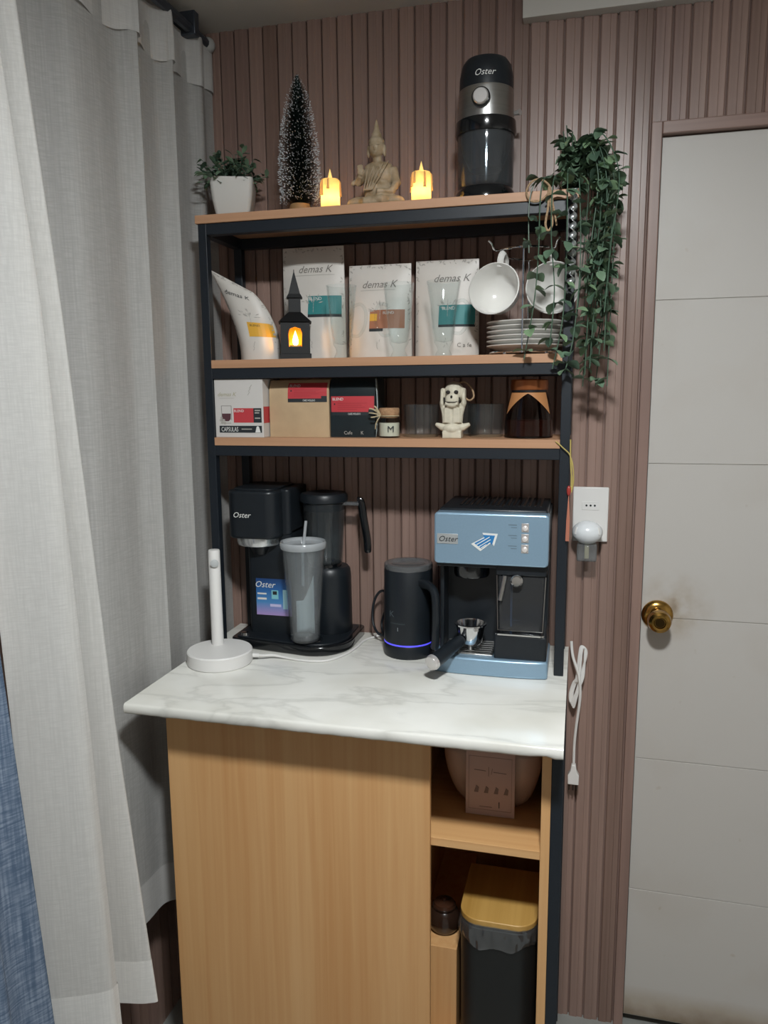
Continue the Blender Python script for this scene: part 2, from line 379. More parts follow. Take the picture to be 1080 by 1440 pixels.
MB().lathe([(0.0325, 0.0), (0.0325, 0.003), (0.030, 0.007), (0.022, 0.0105), (0.013, 0.012)], 36, T(kx, 0.1990, kz) @ FRONT).build('rosette', M_BRASS, kn)
MB().lathe([(0.0, 0), (0.0095, 0), (0.0095, 0.002), (0.0, 0.002)], 20, T(kx, 0.1375 , kz) @ FRONT).build('key_cylinder', mat('dark_brass', '4a3a22', 0.35, 1.0), kn)
# ceiling lamp that lights the room (over the camera)
lamp = thing('ceiling_lamp_offscreen', 'flat round white panel lamp on the ceiling over the room', 'lamp', (LAMP_POS[0], LAMP_POS[1], ZC))
me_ = mat('lamp_glow', 'ffffff', 0.5, emit='ffffff', es=LAMP_STRENGTH)
me_.node_tree.nodes['Principled BSDF'].inputs['Emission Color'].default_value = (*LAMP_COL, 1)
MB().lathe([(0.0, 0.001), (0.105, 0.001), (0.108, -0.004), (0.108, -0.015), (0.105, -0.0175), (0.093, -0.0175), (0.093, -0.012), (0.0, -0.012)], 40).build('frame', M_WHITE, lamp)
MB().lathe([(0.0, -0.0125), (0.0925, -0.0125), (0.0925, -0.0165), (0.086, -0.0215), (0.070, -0.0255), (0.045, -0.0285), (0.0, -0.030)], 40).build('diffuser_offscreen', me_, lamp)

# ================================================================== CURTAINS
def curve_at(levels, zz):
    """levels: list of (z, [(x, y), ...]); linear blend over z"""
    for (za, A), (zb, B) in zip(levels[:-1], levels[1:]):
        if za >= zz >= zb:
            t = (za - zz) / (za - zb); t = t * t * (3 - 2 * t) if False else t
            return [(a[0] + (b[0] - a[0]) * t, a[1] + (b[1] - a[1]) * t) for a, b in zip(A, B)]
    return levels[0][1] if zz > levels[0][0] else levels[-1][1]
def curtain(name, levels, zt, zb_fn, nz, mt, parent, off=0.0, z_from=None, per=10, wob=None):
    rows = []
    for j in range(nz + 1):
        row = []
        v = j / nz
        n0 = (len(levels[0][1]) - 1) * per + 1
        for i in range(n0):
            s_ = i / (n0 - 1); zlo = zb_fn(s_); zz = zt(s_) + (zlo - zt(s_)) * v if callable(zt) else zt + (zlo - zt) * v
            pts = curve_at(levels, zz)
            q = min(int(s_ * (len(pts) - 1)), len(pts) - 2); t = s_ * (len(pts) - 1) - q
            g = lambda k: Vector(pts[max(0, min(len(pts) - 1, k))])
            a, b, c, d = g(q - 1), g(q), g(q + 1), g(q + 2)
            p = 0.5 * ((2 * b) + (c - a) * t + (2 * a - 5 * b + 4 * c - d) * t * t + (3 * b - a - 3 * c + d) * t ** 3)
            tg = (c - b); nrm = Vector((-tg.y, tg.x)); nrm = nrm.normalized() if nrm.length > 1e-9 else Vector((1, 0))
            p = p + nrm * off
            if wob: p = p + Vector((wob(s_, zz), 0))
            row.append((p.x, p.y, zz))
        rows.append(row)
    n = len(rows[0]); v = [p for r in rows for p in r]
    f = [(j * n + i, j * n + i + 1, (j + 1) * n + i + 1, (j + 1) * n + i) for j in range(nz) for i in range(n - 1)]
    return MB().add(v, f).build(name, mt, parent, smooth=180)
M_SHEER = fabric('sheer_linen', 'bfbebb', 'cfcecb', 0.30, 0.16)
M_SHEERHEM = fabric('sheer_hem', 'c9c7c4', 'd3d1ce', 0.2, 0.05)
# plan points of the sheer: from the corner by the rack towards the room; (x, y)
far_ = [(-0.044, 0.182), (-0.046, 0.150), (-0.040, 0.120), (-0.062, 0.100), (-0.066, 0.050), (-0.060, 0.020), (-0.040, 0.004), (-0.046, -0.004), (-0.066, -0.025), (-0.068, -0.070), (-0.062, -0.105), (-0.040, -0.124), (-0.046, -0.132), (-0.070, -0.155), (-0.074, -0.215), (-0.085, -0.270)]
def near(e1, r2, v1, v2, r3):
    return [v1, e1, (e1[0] - 0.012, e1[1] - 0.016), (v1[0], (e1[1] + r2[1]) / 2 + 0.002), (r2[0] - 0.008, r2[1] + 0.010), r2, (r2[0] - 0.014, r2[1] - 0.02), v2, r3, (r3[0] - 0.03, r3[1] - 0.05), (r3[0] - 0.01, r3[1] - 0.12), (r3[0] - 0.03, r3[1] - 0.25), (r3[0] - 0.02, r3[1] - 0.45)]
lv = [(2.20, far_ + near((-0.052, -0.455), (-0.050, -0.515), (-0.092, -0.425), (-0.10, -0.555), (-0.075, -0.60))),
      (1.60, far_ + near((-0.050, -0.382), (-0.045, -0.442), (-0.095, -0.350), (-0.10, -0.490), (-0.085, -0.54))),
      (1.08, far_ + near((-0.045, -0.340), (-0.043, -0.412), (-0.100, -0.312), (-0.115, -0.468), (-0.135, -0.53))),
      (0.88, far_ + near((-0.036, -0.336), (-0.036, -0.410), (-0.100, -0.310), (-0.120, -0.466), (-0.150, -0.53))),
      (0.28, far_ + near((0.014, -0.332), (-0.014, -0.412), (-0.085, -0.305), (-0.115, -0.470), (-0.150, -0.53)))]
NF = len(far_)
lv_far = [(z, far_ + [(-0.125, -0.300), (-0.145, -0.350), (-0.148, -0.410)]) for z, p in lv]
lv_near = [(z, p[NF:NF + 8] + [(p[NF + 7][0] - 0.016, p[NF + 7][1] - (0.018 if z > 1.0 else 0.007))]) for z, p in lv]
M_SHEER2 = fabric('off_white_linen', 'd0ceca', 'dbd9d5', 0.22, 0.02)
def ruffle(s, z): return 0.004 * math.sin(s * 64) * min(1, max(0, (2.2 - z) / 0.05))
sheer = thing('sheer_curtain', 'thin grey sheer curtain hanging in folds against the coffee rack', 'curtain', (0, 0, 0))
curtain('cloth', lv_far, 2.185, lambda s: 0.365, 30, M_SHEER, sheer)
curtain('hem', lv_far, lambda s: 0.453, lambda s: 0.364, 5, M_SHEERHEM, sheer, off=0.0016)
curtain('heading', lv_far, 2.195, lambda s: 2.100 + 0.004 * math.sin(s * 40), 6, M_SHEERHEM, sheer, off=0.003, wob=ruffle)
linen = thing('linen_curtain', 'off-white linen curtain overlapping the thin grey sheer', 'curtain', (0, 0, 0))
curtain('cloth', lv_near, 2.196, lambda s: 0.305, 34, M_SHEER2, linen)
curtain('hem', lv_near, lambda s: 0.392, lambda s: 0.304, 5, fabric('linen_hem', 'dad8d4', 'e4e2de', 0.15, 0.0), linen, off=0.0016)
M_DENIM = fabric('blue_linen', '5a6b82', '8c9aad', 0.15, 0.0, 0.6)
blue = thing('blue_curtain', 'slate blue woven curtain hanging beside the pale sheer', 'curtain', (0, 0, 0))
bl = [(2.20, [(-0.147, -0.515), (-0.144, -0.52), (-0.135, -0.53), (-0.146, -0.57), (-0.142, -0.60), (-0.118, -0.63), (-0.14, -0.67), (-0.13, -0.74), (-0.10, -0.78), (-0.13, -0.84), (-0.10, -0.92), (-0.13, -1.0)]),
      (1.10, [(-0.146, -0.503), (-0.138, -0.503), (-0.118, -0.51), (-0.135, -0.55), (-0.128, -0.58), (-0.095, -0.61), (-0.12, -0.65), (-0.11, -0.72), (-0.08, -0.76), (-0.12, -0.82), (-0.08, -0.90), (-0.12, -0.98)]),
      (0.05, [(-0.118, -0.496), (-0.088, -0.494), (-0.058, -0.50), (-0.085, -0.545), (-0.085, -0.58), (-0.045, -0.61), (-0.08, -0.65), (-0.07, -0.72), (-0.02, -0.76), (-0.07, -0.82), (-0.02, -0.90), (-0.06, -0.98)])]
curtain('cloth', bl, 2.196, lambda s: 0.06, 30, M_DENIM, blue)
rail = thing('curtain_rail', 'dark grey double curtain rail with end bracket under the ceiling', 'curtain rail', (0, 0, ZC))
M_RAIL = mat('dark_grey_rail', '4a4f57', 0.4, 0.6)
MB().tube([(-0.045, 0.170, -0.032), (-0.060, -2.4, -0.032)], 0.010, 10).build('rod', M_RAIL, rail)
MB().tube([(-0.140, 0.120, -0.032), (-0.140, -2.4, -0.032)], 0.010, 10).build('rod', M_RAIL, rail)
MB().box(-0.150, -0.030, 0.085, 0.105, -0.046, 0.001).build('bracket', M_RAIL, rail, bevel=0.002)
MB().ball((-0.045, 0.172, -0.032), 0.016, 14, 10).build('finial', mat('pale_finial', 'a9a9a6', 0.4), rail)

# ================================================================== RACK, MARBLE, CABINET
P = 0.0185
rack = thing('shelf_rack', 'black metal frame shelf rack with three beech boards standing on marble', 'shelf', (0, 0, ZM))
def rk(z): return z - ZM
for px in (0.0, RW - P):
    for py in (0.0, 0.185 - P):
        MB().box(px, px + P, py, py + P, 0.0, rk(Z1 - BT)).build('post', M_BLACKMETAL, rack, smooth=0, bevel=0.0012)
for zt_, top in ((Z1, True), (Z2, False), (Z3, False)):
    zb_ = zt_ - BT
    if top: MB().box(-0.004, RW + 0.004, -0.004, 0.187, rk(zb_), rk(zt_)).build('shelf_board', M_SHELF, rack, smooth=0, bevel=0.001)
    else:
        bd = [(P, -0.002), (RW - P, -0.002), (RW - P, P), (RW - 0.001, P), (RW - 0.001, 0.185 - P), (RW - P, 0.185 - P), (RW - P, 0.185), (P, 0.185), (P, 0.185 - P), (0.001, 0.185 - P), (0.001, P), (P, P)]
        MB().prism(bd, rk(zb_), rk(zt_), 'xy').build('shelf_board', M_SHELF, rack, smooth=0)
    for y0, y1 in ((0.0, 0.020), (0.165, 0.185)):
        MB().box(P, RW - P, y0, y1, rk(zb_ - 0.022), rk(zb_)).build('rail', M_BLACKMETAL, rack, smooth=0, bevel=0.0012)
    for x0 in (0.0, RW - 0.020):
        MB().box(x0, x0 + 0.020, P, 0.185 - P, rk(zb_ - 0.022), rk(zb_)).build('side_rail', M_BLACKMETAL, rack, smooth=0, bevel=0.0012)

# marble slab: front lower edge rough, one chip near the right end
mb = MB(); rr = random.Random(5); NX = 60; MX0, MX1, MY0, MY1 = -0.0275, 0.7577, -0.3185, 0.1855
def chip(x): return 0.0035 * math.exp(-((x - 0.725) / 0.010) ** 2)
ring = []
for i in range(NX + 1):
    xx = MX0 + (MX1 - MX0) * i / NX; j = rr.uniform(-0.0006, 0.0006)
    ring.append([(xx, MY1, -0.020), (xx, MY0 + 0.004, -0.020 + chip(xx) + j), (xx, MY0 + 0.0005 + j, -0.0165 + chip(xx)), (xx, MY0, -0.010), (xx, MY0 + 0.0006, -0.004), (xx, MY0 + 0.0025, -0.0012), (xx, MY0 + 0.0055, 0.0), (xx, MY1, 0.0)])
k = 8; vs = [p for r in ring for p in r]; fs = [(i * k + q, i * k + (q + 1) % k, (i + 1) * k + (q + 1) % k, (i + 1) * k + q) for i in range(NX) for q in range(k)]
fs += [tuple(range(k)), tuple(NX * k + q for q in range(k))[::-1]]
mslab = MB().add(vs, fs).build('marble_countertop', M_MARBLE, smooth=50, loc=(0, 0, ZM))
tag(mslab, 'white marble countertop with grey veins resting on the oak cabinet', 'countertop')

CY = -0.235; CX0, CX1 = 0.009, 0.758; CZ = ZM - 0.020
cab = thing('base_cabinet', 'oak laminate base cabinet in a black frame with one open compartment', 'cabinet', (0, 0, 0))
for px in (CX0, CX1 - 0.020):
    for py in (CY + 0.001, 0.165):
        MB().box(px, px + 0.020, py, py + 0.020, FZ, CZ).build('post', M_BLACKMETAL, cab, smooth=0, bevel=0.001)
for py in (CY + 0.006, 0.165):
    MB().box(CX0 + 0.020, CX1 - 0.020, py, py + 0.018, CZ - 0.018, CZ).build('top_rail', M_BLACKMETAL, cab, smooth=0)
dr = MB().box(0.0145, 0.5295, CY - 0.012, CY + 0.0005, 0.171, CZ - 0.004).build('door', M_OAK, cab, smooth=0, bevel=0.0012)
MB().box(0.722, 0.738, CY, 0.165, 0.165, CZ).build('side_panel', M_OAK, cab, smooth=0, bevel=0.0008)
M_DARKBOARD = mat('black_board', '16140f', 0.6, var=0.1, scale=(30, 30, 30))
MB().box(0.474, 0.489, CY + 0.001, 0.165, 0.171, CZ).build('divider', M_OAK, cab, smooth=0)
MB().box(CX0 + 0.001, 0.738, 0.158, 0.1655, 0.150, CZ).build('back_panel', M_OAK, cab, smooth=0)
MB().box(0.489, 0.722, CY + 0.002, 0.158, 0.6375, 0.6540).build('shelf_board', M_OAKX, cab, smooth=0, bevel=0.001)
MB().box(CX0 + 0.0195, CX1 - 0.0195, CY + 0.002, 0.165, 0.150, 0.1715).build('bottom_board', M_OAKX, cab, smooth=0, bevel=0.001)
MB().box(0.489, 0.566, -0.160, 0.158, 0.1715, 0.378).build('inner_step', M_OAK, cab, smooth=0, bevel=0.001)

# ================================================================== TOP BOARD
# potted plant
t = thing('potted_plant', 'small green artificial plant in a square white pot by the curtain', 'plant', (0.043, 0.085, Z1), rz=0.32)
pr = []
for i in range(9):
    u = i / 8; pr.append((0.031 + 0.013 * math.sin(u * PI / 2) ** 0.8, 0.083 * u))
mb = MB(); vs = []; n = 28
outl = rrect(-1, 1, -1, 1, 0.22, 6); n = len(outl)
for r, z in pr + [(0.041, 0.083), (0.039, 0.066)]:
    vs += [(p[0] * r, p[1] * r, z) for p in outl]
K = len(pr) + 2
fs = [(j * n + i, j * n + (i + 1) % n, (j + 1) * n + (i + 1) % n, (j + 1) * n + i) for j in range(K - 1) for i in range(n)] + [tuple(range(n))[::-1]]
MB().add(vs, fs).build('pot', mat('matt_white_pot', 'c2c0bb', 0.5), t, smooth=45)
MB().add([(p[0] * 0.0395, p[1] * 0.0395, 0.068) for p in outl], [tuple(range(n))]).build('soil', mat('dark_moss', '2b3324', 0.9), t, smooth=0)
M_LEAF = [mat('leaf_green_%d' % i, c, 0.45, var=0.2, scale=(40, 40, 40)) for i, c in enumerate(('586f5a', '677f66', '4a6150', '76906e'))]
def leaf_mesh(l, wd, curl=0.18, n=3):
    """small pointed oval leaf along +x, folded a little on its midrib"""
    v = []; f = []
    for i in range(n + 1):
        u = i / n; hw = wd * 0.5 * math.sin(PI * (0.06 + 0.90 * u)) ** 0.8; z = -curl * l * u * u
        v += [(u * l, -hw, z + hw * 0.35), (u * l, 0, z), (u * l, hw, z + hw * 0.35)]
    for i in range(n):
        for q in range(2): f.append((i * 3 + q, i * 3 + q + 1, (i + 1) * 3 + q + 1, (i + 1) * 3 + q))
    return v, f
lvz, lfz = leaf_mesh(0.019, 0.010)
rp = random.Random(21); fo = [MB(), MB()]; stm = MB()
for i in range(46):
    a = rp.uniform(0, 2 * PI); el = rp.uniform(0.25, 1.45); L = rp.uniform(0.045, 0.085)
    d = Vector((math.cos(a) * math.cos(el), math.sin(a) * math.cos(el), math.sin(el)))
    b = Vector((rp.uniform(-.02, .02), rp.uniform(-.02, .02), 0.070)); e = b + d * L - Vector((0, 0, 0.012 * math.cos(el)))
    e.y = max(-0.075, min(0.075, e.y)); e.x = max(-0.062, min(0.07, e.x))
    stm.tube([b, (b + e) / 2 + Vector((0, 0, 0.006)), e], 0.0007, 4)
    for q in range(7):
        u = 0.3 + 0.7 * q / 6; p = b.lerp(e, u)
        X = T(*p) @ RZ(a + rp.uniform(-1.6, 1.6)) @ RY(rp.uniform(-0.9, 0.5)) @ RX(rp.uniform(-0.6, 0.6))
        fo[rp.randrange(2)].add(lvz, lfz, X)
for q in (0, 1): tag(fo[q].build('foliage', M_LEAF[q + 1], t, smooth=180, fix=False), kind='stuff')
tag(stm.build('stems', M_LEAF[2], t, fix=False), kind='stuff')

# bottle-brush tree
t = thing('bottle_brush_tree', 'dark green bottle-brush tree with frosted white tips on a wooden base', 'ornament', (0.188, 0.095, Z1))
MB().lathe([(0.0, 0.0), (0.023, 0.0), (0.024, 0.004), (0.0225, 0.026), (0.020, 0.030), (0.0, 0.030)], 24).build('base', wood('pine_disc', '8a6844', 'a98558', 'x', 0.6, 60), t)
MB().tube([(0, 0, 0.028), (0, 0, 0.276)], 0.0022, 6).build('trunk', M_STEEL, t)
br = MB(); tips = MB(); rq = random.Random(4)
def env(h): return 0.0470 * (1 - ((h - 0.030) / 0.248) ** 2.6) ** 0.75 * (0.9 + 0.1 * min(1, (h - 0.03) / 0.05)) if h < 0.278 else 0.0
for i in range(6500):
    h = 0.030 + 0.246 * rq.random(); a = rq.uniform(0, 2 * PI); r = env(h) * rq.uniform(0.86, 1.02); sl = rq.uniform(0.0, 0.010)
    c, s_ = math.cos(a), math.sin(a); wd = 0.0008
    p0 = Vector((0, 0, h)); p1 = Vector((c * r, s_ * r, h + sl)); nrm = Vector((-s_, c, 0)) * wd
    br.add([p0 - nrm, p0 + nrm, p1], [(0, 1, 2)]); 
    if rq.random() < 0.40 * (1.25 - (h - 0.03) / 0.26):
        q0 = p0.lerp(p1, 0.93); m2 = Vector((-s_, c, 0)) * 0.00075; up = Vector((0, 0, 0.0010)); q1 = p1
        tips.add([q0 - m2, q0 + up, q0 + m2, q0 - up, q1 + (q1 - q0) * 0.15], [(0, 1, 4), (1, 2, 4), (2, 3, 4), (3, 0, 4)])
tag(br.build('bristles', mat('bristle_green', '2e3d3a', 0.6), t, smooth=0, fix=False), kind='stuff')
tag(tips.build('frosted_tips', mat('frost_white', 'c9cdd0', 0.5), t, smooth=0, fix=False), kind='stuff')

# two flameless candles
def candle(loc, label, seed):
    t = thing('led_candle', label, 'candle', loc, group='flameless candles on the top board')
    r2 = random.Random(seed)
    wax = MATS.get('candle_wax')
    if not wax:
        wax = bpy.data.materials.new('candle_wax'); wax.use_nodes = True; N = wax.node_tree.nodes; L = wax.node_tree.links; N.remove(N['Principled BSDF'])
        df = N.new('ShaderNodeBsdfDiffuse'); tl = N.new('ShaderNodeBsdfTranslucent'); mx = N.new('ShaderNodeMixShader'); mx.inputs[0].default_value = 0.55
        df.inputs[0].default_value = (*lin('e2cf9c'), 1); tl.inputs[0].default_value = (*lin('f2d898'), 1)
        L.new(df.outputs[0], mx.inputs[1]); L.new(tl.outputs[0], mx.inputs[2]); L.new(mx.outputs[0], N['Material Output'].inputs[0]); MATS['candle_wax'] = wax
    r = 0.0195; h = 0.066
    body = MB().lathe([(r, 0.0), (r, h - 0.004), (r - 0.002, h), (r - 0.004, h - 0.002), (0.0, h - 0.006)], 28).build('wax_body', wax, t)
    MB().lathe([(0.0, 0.001), (r - 0.001, 0.001), (r - 0.001, 0.004), (0.0, 0.004)], 24).build('base_plate', M_WHITE, t)
    MB().lathe([(0.0, 0.004), (0.004, 0.004), (0.004, 0.023), (0.0, 0.023)], 12).build('led_holder', M_WHITE, t)
    MB().ball((0, 0, 0.0290), 0.0065, 14, 10).build('led', mat('warm_led', 'ffffff', 0.5, emit='ffdca4', es=LED_STRENGTH), t)
    for i in range(6):
        a = r2.uniform(0, 2 * PI) if i > 1 else (0.1 if i else PI - 0.1); l = r2.uniform(0.014, 0.034)
        MB().tube([(math.cos(a) * r * q, math.sin(a) * r * q, h - 0.002 - l * u) for u, q in ((0, 0.93), (0.15, 1.02), (0.6, 1.04), (1, 1.04))], [0.0018, 0.0022, 0.0023, 0.0032], 7).build('wax_drip', wax, body)
    MB().lathe([(0.0, h - 0.006), (0.0035, h - 0.004), (0.0048, h + 0.003), (0.0032, h + 0.010), (0.0, h + 0.022)], 12).build('flame_tip', mat('flame_plastic', 'c9a860', 0.4, emit='ffd880', es=0.9), t)
candle((0.2640, 0.065, Z1), 'glowing flameless candle between the bottle-brush tree and the buddha figurine', 1)
candle((0.4515, 0.065, Z1), 'glowing flameless candle between the buddha figurine and the coffee grinder', 2)

# seated buddha figurine, one continuous body
t = thing('buddha_figurine', 'pale translucent seated buddha figurine with one hand raised between two candles', 'figurine', (0.356, 0.085, Z1))
b = MB()
b.ball((0, 0.004, 0.012), (0.056, 0.036, 0.013)); b.lathe([(0, 0), (0.052, 0), (0.054, 0.004), (0.05, 0.008), (0, 0.008)], 28, None, False, 1.04, 0.62)
b.ball((-0.032, -0.010, 0.019), (0.028, 0.017, 0.0125), 16, 10); b.ball((0.032, -0.010, 0.019), (0.028, 0.017, 0.0125), 16, 10)
b.tube([(-0.044, -0.004, 0.018), (-0.016, -0.026, 0.017), (0.018, -0.024, 0.016)], [0.011, 0.011, 0.007], 10)
b.tube([(0.044, -0.004, 0.018), (0.016, -0.026, 0.021), (-0.016, -0.024, 0.024)], [0.011, 0.010, 0.006], 10)
b.ball((0.002, 0.004, 0.042), (0.030, 0.022, 0.030)); b.ball((0.003, 0.004, 0.072), (0.034, 0.020, 0.026)); b.ball((0.003, 0.004, 0.088), (0.030, 0.016, 0.012))
b.tube([(0.003, 0.002, 0.090), (0.001, 0.000, 0.110)], [0.010, 0.009], 12)
b.ball((0.000, -0.001, 0.124), (0.0155, 0.0165, 0.0195)); b.ball((0.000, -0.005, 0.113), (0.010, 0.011, 0.008)); b.ball((0.0, -0.017, 0.121), (0.0022, 0.004, 0.0045), 8, 6)
b.ball((-0.0165, 0.001, 0.119), (0.0035, 0.005, 0.012), 8, 8); b.ball((0.0165, 0.001, 0.119), (0.0035, 0.005, 0.012), 8, 8)
b.ball((0.0, 0.002, 0.136), (0.0165, 0.0165, 0.011)); b.lathe([(0.012, 0), (0.0105, 0.008), (0.0065, 0.016), (0.0045, 0.024), (0.0028, 0.032), (0, 0.040)], 14, T(0, 0.002, 0.142))
b.tube([(0.032, 0.004, 0.084), (0.041, 0.000, 0.055), (0.034, -0.016, 0.036), (0.006, -0.028, 0.036)], [0.010, 0.0095, 0.008, 0.0065], 10)     # arm in the lap
b.tube([(-0.028, 0.004, 0.084), (-0.037, -0.001, 0.062), (-0.033, -0.020, 0.056), (-0.026, -0.028, 0.066)], [0.010, 0.009, 0.007, 0.0055], 10)     # raised forearm
b.ball((-0.0255, -0.030, 0.074), (0.006, 0.0035, 0.008), 10, 8)
for q in range(4): b.tube([(-0.0300 + q * 0.003, -0.0305, 0.079), (-0.0305 + q * 0.0032, -0.031, 0.0885 - abs(q - 1.5) * 0.0012)], [0.0016, 0.0013], 6)
b.tube([(-0.021, -0.030, 0.072), (-0.0175, -0.032, 0.078)], [0.0018, 0.0014], 6)
b.tube([(-0.036, -0.010, 0.061), (-0.044, -0.018, 0.056), (-0.0465, -0.02, 0.053)], [0.0065, 0.005, 0.003], 8)                                   # sleeve end
for q in range(5): b.tube([(0.028 - q * 0.010, -0.013 - q * 0.001, 0.096 - q * 0.003), (0.012 - q * 0.007, -0.0195, 0.066), (-0.006 - q * 0.004, -0.0205, 0.040)], 0.0016, 5)
M_RESIN = mat('golden_resin', 'c3b298', 0.32, trans=0.25, ior=1.3, col2='a08b6c', scale=(60, 60, 60))
b.build('body', M_RESIN, t, smooth=180, remesh=0.0013)
eb = MB()
for sx in (-1, 1): eb.tube([(sx * 0.0035, -0.0168, 0.1275), (sx * 0.007, -0.0170, 0.1265), (sx * 0.0105, -0.0150, 0.1275)], 0.0006, 5)
eb.tube([(-0.004, -0.0160, 0.1135), (0, -0.0170, 0.1128), (0.004, -0.0160, 0.1135)], 0.0006, 5)
eb.build('face_lines', M_RESIN, t)

# coffee grinder
t = thing('coffee_grinder', 'black and steel coffee grinder with clear container on the top board', 'coffee grinder', (0.574, 0.090, Z1))
MB().lathe([(0, 0), (0.058, 0), (0.059, 0.004), (0.057, 0.022), (0.052, 0.030), (0.0, 0.030)], 40).build('base', M_BLACKGLOSS, t)
MB().lathe([(0.0, 0.030), (0.0515, 0.0302), (0.0535, 0.034), (0.0545, 0.128), (0.0525, 0.128), (0.0515, 0.036), (0.0, 0.034)], 40).build('container', thin_clear('grey_plastic', 'cdd5da', 0.06, 0.04, 0.04), t)
MB().lathe([(0.0, 0.060), (0.030, 0.066), (0.046, 0.100), (0.048, 0.127), (0.0, 0.127)], 32).build('grind_chamber', M_BLACK, t)
MB().lathe([(0.0, 0.127), (0.0575, 0.127), (0.059, 0.131), (0.0575, 0.152), (0.0, 0.152)], 40).build('collar', M_BLACKGLOSS, t)
MB().box(-0.028, 0.028, 0.040, 0.066, 0.0, 0.150).build('spine', M_BLACK, t, bevel=0.006)
MB().lathe([(0.0, 0.150), (0.053, 0.150), (0.0535, 0.154), (0.0525, 0.206), (0.052, 0.208), (0.0, 0.208)], 44).build('steel_band', M_STEEL, t)
MB().lathe([(0.0, 0.207), (0.0515, 0.207), (0.051, 0.232), (0.047, 0.252), (0.040, 0.262), (0.0, 0.265)], 44).build('lid', M_BLACK, t)
kb = MB().lathe([(0.0175, 0.0), (0.0175, 0.008), (0.0, 0.008)], 28, T(-0.003, -0.0515, 0.182) @ FRONT).build('dial', M_BLACKGLOSS, t)
MB().lathe([(0.0145, 0.004), (0.0145, 0.013), (0.0125, 0.0155), (0.0, 0.0155)], 28, T(-0.003, -0.0515, 0.182) @ FRONT).build('dial_cap', mat('satin_cap', 'd5d2d0', 0.22, 0.6), kb)
MB().tube([(0.048, 0.020, 0.172), (0.064, 0.012, 0.172)], [0.003, 0.006], 10).build('side_latch', mat('satin_cap', 'd5d2d0', 0.22, 0.6), t)
lettering('Oster', 0.002, 0.222, 0.016, M_INKW, t, fn=lambda x, z: -math.sqrt(max(0.0, 0.0519 ** 2 - x * x)), shear=0.3)

# ================================================================== MIDDLE BOARD
def pouch_fn(wd, h, d, lean=0.0, twist=0.0, wtop=1.0):
    """front and back surface of a stand-up pouch; x across, z up; returns y"""
    def prof(v): return d * 0.5 * (max(0.0, 1 - v) ** 0.55) * (0.72 + 0.28 * math.sin(PI * min(1, v * 1.6 + 0.15))) + 0.0012
    def y(x, z, side):
        v = max(0.0, min(1.0, z / h)); hw = wd * 0.5 * (1 + (wtop - 1) * v); u = max(-1, min(1, x / hw))
        return side * prof(v) * (1 - 0.85 * abs(u) ** 3.0) + lean * v * v + twist * u * v * v
    return y
def pouch(name, label, loc, wd, h, d, mt, lean=0.0, rz=0.0, twist=0.0, wtop=1.0, skew=None, group=None):
    t = thing(name, label, 'coffee bag', loc, rz, group); y = pouch_fn(wd, h, d, lean, twist, wtop)
    sk = skew or (lambda x, z: (x, z))
    mb = MB()
    for side in (-1, 1):
        def g(u, v):
            hw = wd * 0.5 * (1 + (wtop - 1) * v); xx = (2 * u - 1) * hw; zz = h * v; a, c = sk(xx, zz); return (a, y(xx, zz, side), c)
        mb.grid(g, 14, 18, flip=side > 0)
    mb.grid(lambda u, v: (lambda xx: (sk(xx, 0)[0], y(xx, 0, -1) + (y(xx, 0, 1) - y(xx, 0, -1)) * v, 0.0))((2 * u - 1) * wd * 0.5), 14, 4, flip=True)
    for sx in (-1, 1):
        def g(u, v):
            hw = wd * 0.5 * (1 + (wtop - 1) * v) * sx; a, c = sk(hw, h * v); return (a, y(hw, h * v, -1) + (y(hw, h * v, 1) - y(hw, h * v, -1)) * u, c)
        mb.grid(g, 2, 18)
    mb.build('pouch', mt, t, smooth=60)
    return t, (lambda x, z: y(x, z, -1)), sk
def mapped(mb_verts, faces, fn, sk, mt, parent, name, off=0.0006):
    out = []
    for x, z in mb_verts:
        a, c = sk(x, z); out.append((a, fn(x, z) - off, c))
    return MB().add(out, faces).build(name, mt, parent, smooth=0, fix=False)
def patch(rect, fn, sk, mt, parent, name='label', off=0.0005, n=7):
    x0, x1, z0, z1 = rect; v = [(x0 + (x1 - x0) * i / n, z0 + (z1 - z0) * j / n) for i in range(n + 1) for j in range(n + 1)]
    f = [(i * (n + 1) + j, (i + 1) * (n + 1) + j, (i + 1) * (n + 1) + j + 1, i * (n + 1) + j + 1) for i in range(n) for j in range(n)]
    return mapped(v, f, fn, sk, mt, parent, name, off)
def words(text, x, z, size, fn, sk, mt, parent, shear=0.0, sx=1.0, off=0.0009):
    vs, fs = glyphs(text, shear); return mapped([(a * size * sx + x, b * size + z) for a, b, _ in vs], fs, fn, sk, mt, parent, 'lettering', off)
